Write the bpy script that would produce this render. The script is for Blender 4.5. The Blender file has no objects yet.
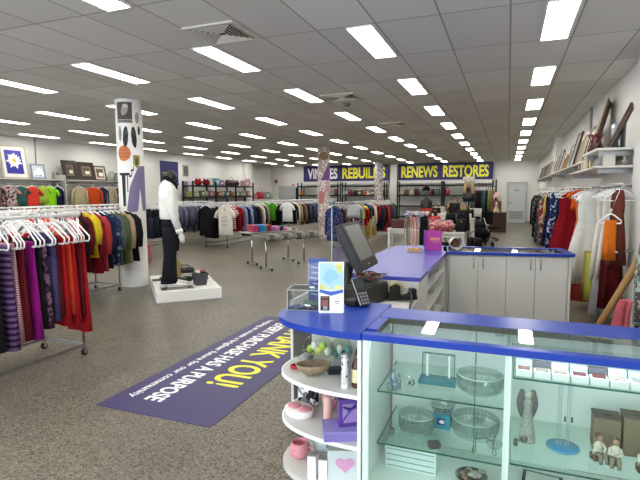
import bpy, bmesh, math, random
from mathutils import Vector, Matrix
rnd = random.Random(7)
S = bpy.context.scene
COL = S.collection
PI = math.pi

# ------------------------------------------------------------------ materials
def lin(c):
    if isinstance(c, str):
        c = [int(c[i:i+2], 16) / 255 for i in (0, 2, 4)]
    return tuple((v / 12.92 if v <= .04045 else ((v + .055) / 1.055) ** 2.4) for v in c) + (1,)

_mc = {}
def new_mat(name):
    m = bpy.data.materials.new(name)
    m.use_nodes = True
    nt = m.node_tree
    b = nt.nodes['Principled BSDF']
    return m, nt, b

def mat(name, col, rough=.5, metal=0., spec=.5, noise=0., nscale=20., bump=0., bscale=200., coat=0., trans=0., ior=1.45, alpha=1.):
    key = ('m', name)
    if key in _mc: return _mc[key]
    m, nt, b = new_mat(name)
    c = lin(col)
    b.inputs['Base Color'].default_value = c
    b.inputs['Roughness'].default_value = rough
    b.inputs['Metallic'].default_value = metal
    b.inputs['Specular IOR Level'].default_value = spec
    b.inputs['Coat Weight'].default_value = coat
    b.inputs['Transmission Weight'].default_value = trans
    b.inputs['IOR'].default_value = ior
    b.inputs['Alpha'].default_value = alpha
    tc = None
    if noise or bump:
        tc = nt.nodes.new('ShaderNodeTexCoord')
    if noise:
        n = nt.nodes.new('ShaderNodeTexNoise'); n.inputs['Scale'].default_value = nscale; n.inputs['Detail'].default_value = 4
        nt.links.new(tc.outputs['Object'], n.inputs['Vector'])
        r = nt.nodes.new('ShaderNodeMapRange')
        r.inputs['To Min'].default_value = 1 - noise; r.inputs['To Max'].default_value = 1 + noise
        nt.links.new(n.outputs['Fac'], r.inputs['Value'])
        mx = nt.nodes.new('ShaderNodeMix'); mx.data_type = 'RGBA'; mx.blend_type = 'MULTIPLY'
        mx.inputs['Factor'].default_value = 1
        mx.inputs['A'].default_value = c
        nt.links.new(r.outputs['Result'], mx.inputs['B'])
        nt.links.new(mx.outputs['Result'], b.inputs['Base Color'])
    if bump:
        n = nt.nodes.new('ShaderNodeTexNoise'); n.inputs['Scale'].default_value = bscale
        nt.links.new(tc.outputs['Object'], n.inputs['Vector'])
        bp = nt.nodes.new('ShaderNodeBump'); bp.inputs['Strength'].default_value = bump; bp.inputs['Distance'].default_value = .01
        nt.links.new(n.outputs['Fac'], bp.inputs['Height'])
        nt.links.new(bp.outputs['Normal'], b.inputs['Normal'])
    _mc[key] = m
    return m

def glass(name, tint, refl=.5, rough=.02):
    """thin pane: lets light straight through, tinted, and mirrors by Fresnel"""
    key = ('g', name)
    if key in _mc: return _mc[key]
    m, nt, b = new_mat(name)
    nt.nodes.remove(b)
    out = nt.nodes['Material Output']
    t = nt.nodes.new('ShaderNodeBsdfTransparent'); t.inputs['Color'].default_value = lin(tint)
    g = nt.nodes.new('ShaderNodeBsdfGlossy'); g.inputs['Roughness'].default_value = rough
    f = nt.nodes.new('ShaderNodeLayerWeight'); f.inputs['Blend'].default_value = .5
    pw = nt.nodes.new('ShaderNodeMath'); pw.operation = 'POWER'; pw.inputs[1].default_value = 5
    nt.links.new(f.outputs['Facing'], pw.inputs[0])
    mr = nt.nodes.new('ShaderNodeMapRange'); f0 = (refl / (2 + refl)) ** 2
    mr.inputs['To Min'].default_value = f0; mr.inputs['To Max'].default_value = .8
    nt.links.new(pw.outputs[0], mr.inputs['Value'])
    mx = nt.nodes.new('ShaderNodeMixShader')
    nt.links.new(mr.outputs['Result'], mx.inputs['Fac'])
    nt.links.new(t.outputs['BSDF'], mx.inputs[1]); nt.links.new(g.outputs['BSDF'], mx.inputs[2])
    nt.links.new(mx.outputs['Shader'], out.inputs['Surface'])
    _mc[key] = m
    return m

def emis(name, col, strength):
    key = ('e', name)
    if key in _mc: return _mc[key]
    m, nt, b = new_mat(name)
    b.inputs['Base Color'].default_value = lin(col)
    b.inputs['Emission Color'].default_value = lin(col)
    b.inputs['Emission Strength'].default_value = strength
    _mc[key] = m
    return m

def fabric(col, pat=None, col2='ffffff', scale=1., col3=None):
    key = ('f', col, pat, col2, scale, col3)
    if key in _mc: return _mc[key]
    m, nt, b = new_mat('fabric_' + col + (('_' + pat) if pat else ''))
    b.inputs['Roughness'].default_value = .9
    b.inputs['Specular IOR Level'].default_value = .15
    tc = nt.nodes.new('ShaderNodeTexCoord')
    N = nt.nodes.new; L = nt.links.new
    n = N('ShaderNodeTexNoise'); n.inputs['Scale'].default_value = 9; n.inputs['Detail'].default_value = 5
    L(tc.outputs['Object'], n.inputs['Vector'])
    r = N('ShaderNodeMapRange'); r.inputs['To Min'].default_value = .66; r.inputs['To Max'].default_value = 1.0
    L(n.outputs['Fac'], r.inputs['Value'])
    mx = N('ShaderNodeMix'); mx.data_type = 'RGBA'; mx.blend_type = 'MULTIPLY'; mx.inputs['Factor'].default_value = 1
    L(r.outputs['Result'], mx.inputs['B'])
    src = None
    def mixc(fac, a, bb):
        q = N('ShaderNodeMix'); q.data_type = 'RGBA'
        L(fac, q.inputs['Factor'])
        for s, v in (('A', a), ('B', bb)):
            if isinstance(v, tuple): q.inputs[s].default_value = v
            else: L(v, q.inputs[s])
        return q.outputs['Result']
    def wave(direction, sc):
        w = N('ShaderNodeTexWave'); w.bands_direction = direction; w.inputs['Scale'].default_value = sc
        L(tc.outputs['Object'], w.inputs['Vector'])
        g = N('ShaderNodeMath'); g.operation = 'GREATER_THAN'; g.inputs[1].default_value = .5
        L(w.outputs['Fac'], g.inputs[0]); return g.outputs[0]
    if pat == 'stripe': src = mixc(wave('Z', 6 * scale), lin(col), lin(col2))
    elif pat == 'vstripe': src = mixc(wave('X', 12 * scale), lin(col), lin(col2))
    elif pat == 'check':
        s1 = mixc(wave('Z', 8 * scale), lin(col), lin(col2))
        src = mixc(wave('X', 8 * scale), s1, lin(col3 or col2))
    elif pat == 'floral':
        nz = N('ShaderNodeTexNoise'); nz.inputs['Scale'].default_value = 14 * scale
        L(tc.outputs['Object'], nz.inputs['Vector'])
        vm = N('ShaderNodeMix'); vm.data_type = 'RGBA'; vm.blend_type = 'ADD'; vm.inputs['Factor'].default_value = .09
        L(tc.outputs['Object'], vm.inputs['A']); L(nz.outputs['Color'], vm.inputs['B'])
        v = N('ShaderNodeTexVoronoi'); v.inputs['Scale'].default_value = 26 * scale
        L(vm.outputs['Result'], v.inputs['Vector'])
        sp = N('ShaderNodeSeparateColor'); L(v.outputs['Color'], sp.inputs[0])
        g = N('ShaderNodeMath'); g.operation = 'GREATER_THAN'; g.inputs[1].default_value = .55; L(sp.outputs[0], g.inputs[0])
        s1 = mixc(g.outputs[0], lin(col), lin(col3 or col))
        g2 = N('ShaderNodeMath'); g2.operation = 'GREATER_THAN'; g2.inputs[1].default_value = .72; L(sp.outputs[1], g2.inputs[0])
        src = mixc(g2.outputs[0], s1, lin(col2))
    elif pat == 'spots':
        v = N('ShaderNodeTexVoronoi'); v.inputs['Scale'].default_value = 34 * scale
        L(tc.outputs['Object'], v.inputs['Vector'])
        g = N('ShaderNodeMath'); g.operation = 'LESS_THAN'; g.inputs[1].default_value = .36
        L(v.outputs['Distance'], g.inputs[0])
        src = mixc(g.outputs[0], lin(col), lin(col2))
    if src is None: mx.inputs['A'].default_value = lin(col)
    else: L(src, mx.inputs['A'])
    L(mx.outputs['Result'], b.inputs['Base Color'])
    n2 = N('ShaderNodeTexNoise'); n2.inputs['Scale'].default_value = 60
    L(tc.outputs['Object'], n2.inputs['Vector'])
    bp = N('ShaderNodeBump'); bp.inputs['Strength'].default_value = .25; bp.inputs['Distance'].default_value = .01
    L(n2.outputs['Fac'], bp.inputs['Height']); L(bp.outputs['Normal'], b.inputs['Normal'])
    _mc[key] = m
    return m

# ------------------------------------------------------------------ mesh builder
class MB:
    def __init__(s): s.v = []; s.f = []; s.sm = []; s.mi = []; s.M = None; s.m = 0
    def add(s, verts, faces, smooth=False):
        o = len(s.v)
        for p in verts:
            p = Vector(p)
            s.v.append(s.M @ p if s.M else p)
        for k, f in enumerate(faces):
            s.f.append([i + o for i in f]); s.sm.append(smooth[k] if isinstance(smooth, list) else smooth); s.mi.append(s.m)
        return s
    def box(s, c, d, rz=0, bev=0., rot=None):
        bm = bmesh.new(); bmesh.ops.create_cube(bm, size=1)
        for v in bm.verts: v.co = Vector((v.co.x * d[0], v.co.y * d[1], v.co.z * d[2]))
        if bev: bmesh.ops.bevel(bm, geom=bm.edges[:], offset=bev, segments=2, profile=.5, affect='EDGES')
        R = rot if rot is not None else Matrix.Rotation(rz, 3, 'Z')
        bm.verts.index_update()
        s.add([R @ v.co + Vector(c) for v in bm.verts], [[v.index for v in f.verts] for f in bm.faces])
        bm.free(); return s
    def cyl(s, p0, p1, r0, r1=None, seg=12):
        return s.tube([p0, p1], [r0, r0 if r1 is None else r1], seg)
    def tube(s, pts, r, seg=8, closed=False, flat=1.):
        pts = [Vector(p) for p in pts]; n = len(pts)
        rs = r if isinstance(r, (list, tuple)) else [r] * n
        V = []; F = []; sm = []
        prev = None
        for i, p in enumerate(pts):
            a = pts[i - 1] if (i > 0 or closed) else p
            b = pts[(i + 1) % n] if (i < n - 1 or closed) else p
            t = (b - a).normalized()
            if prev is None:
                up = Vector((0, 0, 1)) if abs(t.z) < .9 else Vector((1, 0, 0))
                u = t.cross(up).normalized()
            else:
                u = (prev - t * prev.dot(t)).normalized()
            prev = u; w = t.cross(u)
            for k in range(seg):
                an = 2 * PI * k / seg
                V.append(p + (u * math.cos(an) + w * math.sin(an) * flat) * rs[i])
        for i in range(n if closed else n - 1):
            for k in range(seg):
                a, b = i * seg, ((i + 1) % n) * seg
                F.append([a + k, a + (k + 1) % seg, b + (k + 1) % seg, b + k]); sm.append(True)
        if not closed:
            F.append(list(range(seg))[::-1]); F.append([(n - 1) * seg + k for k in range(seg)]); sm += [False, False]
        return s.add(V, F, sm)
    def lathe(s, prof, c=(0, 0, 0), seg=24, a0=0., a1=2 * PI, sx=1., sy=1.):
        full = abs(a1 - a0 - 2 * PI) < 1e-6
        n = seg if full else seg + 1
        V = []; F = []
        for k in range(n):
            a = a0 + (a1 - a0) * k / seg
            for (r, z) in prof: V.append((c[0] + r * math.cos(a) * sx, c[1] + r * math.sin(a) * sy, c[2] + z))
        m = len(prof)
        for k in range(seg):
            for j in range(m - 1):
                a = k * m + j; b = ((k + 1) % n) * m + j
                F.append([a, b, b + 1, a + 1])
        return s.add(V, F, True)
    def prism(s, poly, z0, z1):
        n = len(poly)
        V = [(x, y, z0) for x, y in poly] + [(x, y, z1) for x, y in poly]
        F = [list(range(n))[::-1], list(range(n, 2 * n))] + [[i, (i + 1) % n, n + (i + 1) % n, n + i] for i in range(n)]
        return s.add(V, F)
    def loft(s, rings, caps=True, smooth=True):
        n = len(rings[0]); V = [p for r in rings for p in r]; F = []; sm = []
        for i in range(len(rings) - 1):
            for k in range(n):
                F.append([i * n + k, i * n + (k + 1) % n, (i + 1) * n + (k + 1) % n, (i + 1) * n + k]); sm.append(smooth)
        if caps:
            F.append(list(range(n))[::-1]); F.append([(len(rings) - 1) * n + k for k in range(n)]); sm += [False, False]
        return s.add(V, F, sm)
    def sphere(s, c, r, seg=16, rings=10, squash=None):
        if not isinstance(r, (tuple, list)): r = (r, r, r)
        R = []
        for i in range(rings + 1):
            t = PI * i / rings
            t = min(max(t, .02), PI - .02)
            R.append([(c[0] + r[0] * math.sin(t) * math.cos(2 * PI * k / seg), c[1] + r[1] * math.sin(t) * math.sin(2 * PI * k / seg), c[2] - r[2] * math.cos(t)) for k in range(seg)])
        return s.loft(R)
    def blob(s, c, r, seed=0, amp=.25, seg=14, rings=9):
        q = random.Random(seed); ph = [q.uniform(0, 6.28) for _ in range(6)]
        R = []
        for i in range(rings + 1):
            t = min(max(PI * i / rings, .03), PI - .03); row = []
            for k in range(seg):
                a = 2 * PI * k / seg
                f = 1 + amp * (.5 * math.sin(3 * a + ph[0] + 2 * t) + .35 * math.sin(5 * a - 3 * t + ph[1]) + .4 * math.sin(4 * t + ph[2]))
                row.append((c[0] + r[0] * f * math.sin(t) * math.cos(a), c[1] + r[1] * f * math.sin(t) * math.sin(a), c[2] - r[2] * math.cos(t)))
            R.append(row)
        return s.loft(R)
    def mesh(s, name, mats):
        me = bpy.data.meshes.new(name)
        me.from_pydata([tuple(v) for v in s.v], [], s.f)
        for p, sm, mi in zip(me.polygons, s.sm, s.mi): p.use_smooth = sm; p.material_index = mi
        for m in (mats if isinstance(mats, (list, tuple)) else [mats]): me.materials.append(m)
        me.update(); return me

def link(name, me, parent=None, loc=None):
    o = bpy.data.objects.new(name, me); COL.objects.link(o)
    if parent is not None: o.parent = parent
    if loc is not None: o.location = loc
    return o
def obj(name, b, mats, parent=None, label=None):
    o = link(name, b.mesh(name, mats), parent)
    if label: o['label'] = label
    return o
def tag(o, label, cat, group=None, kind=None):
    o['label'] = label; o['category'] = cat
    if group: o['group'] = group
    if kind: o['kind'] = kind
    return o
def thing(name, label, cat, loc=(0, 0, 0), rz=0., group=None):
    o = bpy.data.objects.new(name, None); COL.objects.link(o)
    o.empty_display_size = .1
    o.location = loc; o.rotation_euler = (0, 0, rz)
    return tag(o, label, cat, group)
def struct(name, b, mats, label=None, parent=None, cat=None):
    o = obj(name, b, mats, parent)
    o['kind'] = 'structure'
    if label: o['label'] = label
    if cat: o['category'] = cat
    return o
def dup(root, loc=None, rz=None, label=None, group=None):
    r = root.copy(); COL.objects.link(r)
    if loc is not None: r.location = loc
    if rz is not None: r.rotation_euler = (0, 0, rz)
    if label: r['label'] = label
    if group: r['group'] = group
    for ch in list(root.children):
        c = ch.copy(); COL.objects.link(c); c.parent = r
        for g in list(ch.children):
            d = g.copy(); COL.objects.link(d); d.parent = c
    return r
def setmat(o, m, slot=0):
    o.material_slots[slot].link = 'OBJECT'; o.material_slots[slot].material = m

FONT = None
def text_obj(name, s, m, parent, w, h, M, bold=.02, ext=.002, spacing=1.0):
    """lettering: a mesh of the words fitted to w x h in its own XY plane, then placed by matrix M (local to the parent)"""
    cu = bpy.data.curves.new('t', 'FONT'); cu.body = s; cu.extrude = ext; cu.offset = bold; cu.align_x = 'LEFT'
    cu.space_character = spacing; cu.resolution_u = 4
    to = bpy.data.objects.new('t', cu); COL.objects.link(to)
    dg = bpy.context.evaluated_depsgraph_get(); dg.update()
    me = bpy.data.meshes.new_from_object(to.evaluated_get(dg))
    bpy.data.objects.remove(to); bpy.data.curves.remove(cu)
    xs = [v.co.x for v in me.vertices]; ys = [v.co.y for v in me.vertices]
    x0, x1, y0, y1 = min(xs), max(xs), min(ys), max(ys)
    for v in me.vertices:
        p = Vector(((v.co.x - x0) / (x1 - x0) * w - w / 2, (v.co.y - y0) / (y1 - y0) * h - h / 2, v.co.z))
        v.co = M @ p
    me.materials.clear(); me.materials.append(m); me.update()
    me.name = name
    return link(name, me, parent)

ORD = ['first', 'second', 'third', 'fourth', 'fifth', 'sixth', 'seventh', 'eighth', 'ninth', 'tenth', 'eleventh', 'twelfth', 'thirteenth', 'fourteenth', 'fifteenth', 'sixteenth', 'seventeenth', 'eighteenth', 'nineteenth']
_T = ['twentieth', 'twenty', 'thirtieth', 'thirty', 'fortieth', 'forty', 'fiftieth', 'fifty']
def nth(i):
    if i < 19: return ORD[i]
    n = i + 1; t, u = divmod(n, 10)
    return _T[(t - 2) * 2] if u == 0 else _T[(t - 2) * 2 + 1] + '-' + ORD[u - 1]

# shared materials
CHROME = mat('chrome', 'c8c8c8', .22, 1.)
RAILM = mat('pale_rail_metal', 'dcdcda', .35, .25)
STEEL = mat('brushed_steel', '9a9a98', .35, 1.)
BLACKPL = mat('black_plastic', '141416', .45)
RUBBER = mat('black_rubber', '101010', .7)
WHITEPL = mat('white_plastic', 'ececea', .4)
WHITELAM = mat('white_laminate', 'cbcac4', .35, noise=.03, nscale=3)
OFFWHITE = mat('off_white_paint', 'dddbd2', .6)
BLUELAM = mat('blue_laminate', '1b3a9a', .3, spec=.35, noise=.04, nscale=4)
BLUELAM2 = mat('lilac_blue_laminate', '474dac', .27, spec=.35, noise=.03, nscale=4)
MINT = mat('pale_mint_paint', 'd5e6dc', .45)
BLACKMET = mat('black_metal', '17171a', .45, .3)
CARD = mat('brown_cardboard', '8f7d66', .8, noise=.06, nscale=30)
PANEL = emis('light_panel', 'fffdf6', 9.)
GLASS = glass('counter_glass', 'f5fbf8', .5)
SHELFGL = glass('shelf_glass', 'f3faf6', .45)
GLEDGE = mat('glass_edge_green', '2f5b52', .2)
CRYSTAL = glass('cut_crystal', 'eef2f1', .9, .08)
ACRYL = glass('clear_acrylic', 'f4f6f6', .45)
# ------------------------------------------------------------------ camera, world, view
CAMH = 1.68
cam = bpy.data.cameras.new('camera'); cam.sensor_width = 36; cam.lens = 36 * 485 / 640
cam.clip_start = .05
co = bpy.data.objects.new('camera', cam); COL.objects.link(co)
pit, yaw, roll = .0976, .3691, -.0047
fw = Vector((-math.sin(yaw) * math.cos(pit), math.cos(yaw) * math.cos(pit), -math.sin(pit)))
rt = Vector((math.cos(yaw), math.sin(yaw), 0)); up = rt.cross(fw)
r2 = rt * math.cos(roll) + up * math.sin(roll); u2 = -rt * math.sin(roll) + up * math.cos(roll)
co.matrix_world = Matrix(((r2.x, u2.x, -fw.x, 0), (r2.y, u2.y, -fw.y, 0), (r2.z, u2.z, -fw.z, CAMH), (0, 0, 0, 1)))
S.camera = co
S.view_settings.view_transform = 'Standard'; S.view_settings.look = 'None'; S.view_settings.gamma = 1; S.view_settings.use_curve_mapping = False
S.view_settings.exposure = 1.1
S.cycles.use_denoising = True
S.cycles.max_bounces = 10; S.cycles.transparent_max_bounces = 24; S.cycles.diffuse_bounces = 5; S.cycles.glossy_bounces = 5
S.cycles.sample_clamp_indirect = 4
W = bpy.data.worlds.new('daylight'); S.world = W; W.use_nodes = True
W.node_tree.nodes['Background'].inputs['Color'].default_value = (.82, .9, 1, 1)
W.node_tree.nodes['Background'].inputs['Strength'].default_value = 2.4

# ------------------------------------------------------------------ room shell
CZ = 3.315; XL = -13.2; XR = 1.5; YB = 28.3; YF = -3.
GX, GY = .611, 1.2
def floor_mat():
    m, nt, b = new_mat('polished_concrete'); N = nt.nodes.new; L = nt.links.new
    tc = N('ShaderNodeTexCoord')
    big = N('ShaderNodeTexNoise'); big.inputs['Scale'].default_value = .9; big.inputs['Detail'].default_value = 6; big.inputs['Roughness'].default_value = .65
    L(tc.outputs['Object'], big.inputs['Vector'])
    cr = N('ShaderNodeValToRGB'); cr.color_ramp.elements[0].position = .32; cr.color_ramp.elements[0].color = lin('77726a')
    cr.color_ramp.elements[1].position = .68; cr.color_ramp.elements[1].color = lin('969085')
    L(big.outputs['Fac'], cr.inputs['Fac'])
    vo = N('ShaderNodeTexVoronoi'); vo.inputs['Scale'].default_value = 90
    L(tc.outputs['Object'], vo.inputs['Vector'])
    sp = N('ShaderNodeSeparateColor'); L(vo.outputs['Color'], sp.inputs[0])
    cr2 = N('ShaderNodeValToRGB'); e = cr2.color_ramp.elements
    e[0].position = 0; e[0].color = lin('3d3934'); e[1].position = .3; e[1].color = lin('bcb7ac')
    e2 = cr2.color_ramp.elements.new(.7); e2.color = lin('c6c1b6'); e3 = cr2.color_ramp.elements.new(1.); e3.color = lin('fdf8ee')
    L(sp.outputs[0], cr2.inputs['Fac'])
    mx = N('ShaderNodeMix'); mx.data_type = 'RGBA'; mx.blend_type = 'MULTIPLY'; mx.inputs['Factor'].default_value = .9
    L(cr.outputs['Color'], mx.inputs['A']); L(cr2.outputs['Color'], mx.inputs['B'])
    fi = N('ShaderNodeTexNoise'); fi.inputs['Scale'].default_value = 260; fi.inputs['Detail'].default_value = 3
    L(tc.outputs['Object'], fi.inputs['Vector'])
    mr = N('ShaderNodeMapRange'); mr.inputs['From Min'].default_value = .3; mr.inputs['From Max'].default_value = .7; mr.inputs['To Min'].default_value = .8; mr.inputs['To Max'].default_value = 1.2
    L(fi.outputs['Fac'], mr.inputs['Value'])
    mx2 = N('ShaderNodeMix'); mx2.data_type = 'RGBA'; mx2.blend_type = 'MULTIPLY'; mx2.inputs['Factor'].default_value = 1
    L(mx.outputs['Result'], mx2.inputs['A']); L(mr.outputs['Result'], mx2.inputs['B'])
    L(mx2.outputs['Result'], b.inputs['Base Color'])
    rr = N('ShaderNodeMapRange'); rr.inputs['To Min'].default_value = .3; rr.inputs['To Max'].default_value = .5
    L(big.outputs['Fac'], rr.inputs['Value']); L(rr.outputs['Result'], b.inputs['Roughness'])
    b.inputs['Specular IOR Level'].default_value = .22
    return m
def ceil_mat():
    m, nt, b = new_mat('ceiling_tiles'); N = nt.nodes.new; L = nt.links.new
    tc = N('ShaderNodeTexCoord'); sx = N('ShaderNodeSeparateXYZ'); L(tc.outputs['Object'], sx.inputs[0])
    def line(out, off, step, half):
        a = N('ShaderNodeMath'); a.operation = 'SUBTRACT'; a.inputs[1].default_value = off; L(out, a.inputs[0])
        w = N('ShaderNodeMath'); w.operation = 'PINGPONG'; w.inputs[1].default_value = step / 2; L(a.outputs[0], w.inputs[0])
        l = N('ShaderNodeMath'); l.operation = 'LESS_THAN'; l.inputs[1].default_value = half; L(w.outputs[0], l.inputs[0])
        return l.outputs[0]
    lx = line(sx.outputs['X'], -.03, GX, .009); ly = line(sx.outputs['Y'], 5.955, GY, .009)
    mxm = N('ShaderNodeMath'); mxm.operation = 'MAXIMUM'; L(lx, mxm.inputs[0]); L(ly, mxm.inputs[1])
    # each tile a slightly different white
    def cell(out, off, step):
        a = N('ShaderNodeMath'); a.operation = 'SUBTRACT'; a.inputs[1].default_value = off; L(out, a.inputs[0])
        d = N('ShaderNodeMath'); d.operation = 'DIVIDE'; d.inputs[1].default_value = step; L(a.outputs[0], d.inputs[0])
        f = N('ShaderNodeMath'); f.operation = 'FLOOR'; L(d.outputs[0], f.inputs[0]); return f.outputs[0]
    cb = N('ShaderNodeCombineXYZ'); L(cell(sx.outputs['X'], -.03, GX), cb.inputs[0]); L(cell(sx.outputs['Y'], 5.955, GY), cb.inputs[1])
    wn = N('ShaderNodeTexWhiteNoise'); L(cb.outputs[0], wn.inputs['Vector'])
    cr = N('ShaderNodeValToRGB'); cr.color_ramp.elements[0].color = lin('c9c7c3'); cr.color_ramp.elements[1].color = lin('d6d4d0')
    L(wn.outputs['Value'], cr.inputs['Fac'])
    mx = N('ShaderNodeMix'); mx.data_type = 'RGBA'; L(mxm.outputs[0], mx.inputs['Factor']); L(cr.outputs['Color'], mx.inputs['A'])
    mx.inputs['B'].default_value = lin('98968f')
    L(mx.outputs['Result'], b.inputs['Base Color']); b.inputs['Roughness'].default_value = .85
    b.inputs['Specular IOR Level'].default_value = .2
    return m
WALL = mat('white_wall_paint', 'dfddd9', .75, noise=.03, nscale=1.2)
XL2 = -14.3
struct('floor', MB().box(((XL2 + 2.2) / 2, (YF + YB) / 2, -.05), (2.2 - XL2 + .4, YB - YF + .4, .1)), floor_mat(), 'polished grey concrete floor with exposed aggregate')
struct('ceiling', MB().box(((XL2 + 2.2) / 2, (YF + YB) / 2, CZ + .05), (2.2 - XL2 + .4, YB - YF + .4, .1)), ceil_mat(), 'suspended ceiling of white tiles in a metal grid')
struct('wall_back', MB().box(((XL2 + 1.7) / 2, YB + .1, CZ / 2), (1.7 - XL2 + .4, .2, CZ)), WALL, 'white back wall carrying the two long signs')
struct('wall_right', MB().box((XR + .1, (YF + YB) / 2, CZ / 2), (.2, YB - YF, CZ)), WALL, 'white wall along the right side')
YJ = 23.2
struct('wall_left', MB().box((XL - .1, (YF + YJ) / 2, CZ / 2), (.2, YJ - YF, CZ)).box((XL2 - .1, (YJ + YB) / 2, CZ / 2), (.2, YB - YJ, CZ)).box(((XL + XL2) / 2, YJ - .1, CZ / 2), (XL - XL2, .2, CZ)), WALL, 'white wall along the left side')
struct('trim_1', MB().box((XL + .12, YJ - .15, CZ / 2), (.24, .7, CZ)), WALL, 'white square pier on the left wall')
struct('trim_2', MB().box((XR - .08, 17.2, CZ / 2), (.2, 1.1, CZ)), WALL, 'white pier on the right wall behind the frames')
struct('trim_3', MB().box((XR - .07, 6.4, CZ / 2), (.16, .5, CZ)), WALL, 'white pier at the front of the right wall')
struct('trim_4', MB().box((-6.27, YB - .08, CZ / 2), (.42, .2, CZ)), WALL, 'white pier between the two signs')
SKIRT = mat('grey_skirting', '8d8b86', .6)
struct('baseboard_back', MB().box(((XL2 + XR) / 2, YB - .01, .05), (XR - XL2, .02, .1)), SKIRT)
struct('baseboard_left', MB().box((XL + .01, (YF + YJ) / 2, .05), (.02, YJ - YF, .1)), SKIRT)
struct('baseboard_right', MB().box((XR - .01, (YF + YB) / 2, .05), (.02, YB - YF, .1)), SKIRT)
# thin service conduits up the walls
struct('trim_5', MB().cyl((XR - .02, 11.0, 2.2), (XR - .02, 11.0, CZ), .025), SKIRT, 'grey conduit up the right wall')
struct('trim_6', MB().cyl((XL + .02, 10.6, 2.1), (XL + .02, 10.6, CZ), .02), SKIRT, 'grey conduit up the left wall')

# back door and the pale double door by the left corner
d = struct('door_1', MB().box((.44, YB - .02, 1.06), (.88, .05, 2.12), bev=.005), mat('grey_door', 'c3c5c5', .5), 'pale grey door in the back wall')
struct('door_frame', MB().box((-.03, YB - .03, 1.08), (.06, .08, 2.16)).box((.91, YB - .03, 1.08), (.06, .08, 2.16)).box((.44, YB - .03, 2.16), (1.0, .08, .06)), mat('door_frame_paint', 'aeb0b0', .5), parent=d)
lv = MB()
for k in range(6): lv.box((.44, YB - .05, .25 + k * .07), (.7, .02, .035), rot=Matrix.Rotation(.5, 3, 'X'))
struct('door_louvre', lv, mat('grey_louvre', '8e9194', .5), parent=d)
struct('door_handle', MB().box((.06, YB - .055, 1.05), (.05, .03, .16), bev=.006).cyl((.06, YB - .09, 1.08), (.2, YB - .09, 1.08), .011), STEEL, parent=d)
struct('door_sign', MB().box((.42, YB - .05, 1.75), (.2, .01, .06)), mat('small_grey_sign', '6d6f72', .5), parent=d)
d = struct('door_2', MB().box((-13.12, YB - .03, 1.0), (1.1, .06, 2.0), bev=.005).box((-12.2, YB - .03, 1.0), (.42, .06, 2.0), bev=.005), mat('pale_grey_panel_door', 'b9bcbd', .45), 'pale grey double door standing ajar in the back corner')
struct('door_gap', MB().box((-12.49, YB - .012, 1.0), (.2, .02, 1.98)), mat('dark_opening', '17181a', .8), parent=d)
struct('door_frame', MB().box((-13.7, YB - .03, 1.0), (.06, .08, 2.06)).box((-11.96, YB - .03, 1.0), (.06, .08, 2.06)).box((-12.83, YB - .03, 2.05), (1.8, .08, .06)), mat('door_frame_paint', 'aeb0b0', .5), parent=d)

# ------------------------------------------------------------------ ceiling lights
FR = mat('light_frame', 'e6e4de', .5)
ROWN = ['row nearest the right wall', 'second row from the right', 'third row from the right', 'fourth row from the right', 'fifth row from the right', 'sixth row from the right', 'seventh row from the right', 'row nearest the left wall']
def make_light():
    t = thing('ceiling_light', 'x', 'ceiling light', (0, 0, CZ))
    fr = MB()
    for sx in (-1, 1): fr.box((sx * .134, 0, -.006), (.016, 1.176, .016))
    for sy in (-1, 1): fr.box((0, sy * .58, -.006), (.284, .016, .016))
    obj('frame', fr, FR, t)
    obj('diffuser', MB().box((0, 0, -.003), (.252, 1.144, .006)), PANEL, t)
    return t
L0 = None
COLS = [(-6.35, 7.0), (-6.3, 16.7), (-6.45, 25.4)]
for k in range(8):
    X = .404 - 1.832 * k
    i0 = -2
    for i in range(i0, 10):
        Y = 5.36 + 2.4 * i
        if any(abs(X - cx) < .45 and abs(Y - cy) < .85 for cx, cy in COLS): continue
        lab = 'bright rectangular ceiling light, %s from the shopfront in the %s' % (nth(i + 2), ROWN[k])
        if L0 is None:
            L0 = make_light(); L0.location = (X, Y, CZ); L0['label'] = lab; L0['group'] = 'recessed ceiling lights'
        else: dup(L0, (X, Y, CZ), 0, lab)

# ceiling vents
VM = mat('vent_cream', 'c9c4b8', .5); VD = mat('vent_dark', '24231f', .8)
def vent(x, y, sz, lab):
    t = thing('ceiling_vent', lab, 'air vent', (x, y, CZ), 0, 'square ceiling air vents')
    h = sz / 2
    fr = MB()
    for a in (-1, 1): fr.box((a * (h - .02), 0, -.008), (.04, sz, .02)); fr.box((0, a * (h - .02), -.008), (sz - .08, .04, .02))
    obj('frame', fr, VM, t)
    obj('backing', MB().box((0, 0, -.002), (sz - .08, sz - .08, .004)), VD, t)
    for q in range(4):
        R = Matrix.Rotation(q * PI / 2, 4, 'Z')
        b = MB(); b.M = R
        for j in range(5):
            yy = (h - .04) * (.22 + .17 * j)
            b.box((0, yy, -.012), (2 * yy * .96, .006, .03), rot=Matrix.Rotation(.75, 3, 'X'))
        obj('slats', b, VM, t)
vent(-2.79, 4.46, .58, 'square four-way air vent beside a light in the ceiling, largest in view')
for i, (x, y) in enumerate([(-2.72, 8.1), (-2.64, 11.74), (-2.6, 15.3), (-2.6, 19.)]):
    vent(x, y, .58, '%s square air vent behind the largest, in the same line' % ['next', 'second', 'third', 'fourth'][i])
t = thing('smoke_detector', 'small round grey smoke detector on ceiling behind a vent', 'smoke detector', (-2.85, 8.75, CZ))
obj('body', MB().lathe([(.001, -.04), (.05, -.04), (.07, -.02), (.075, 0)], seg=20), mat('detector_grey', '6f6d68', .6), t)

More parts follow.
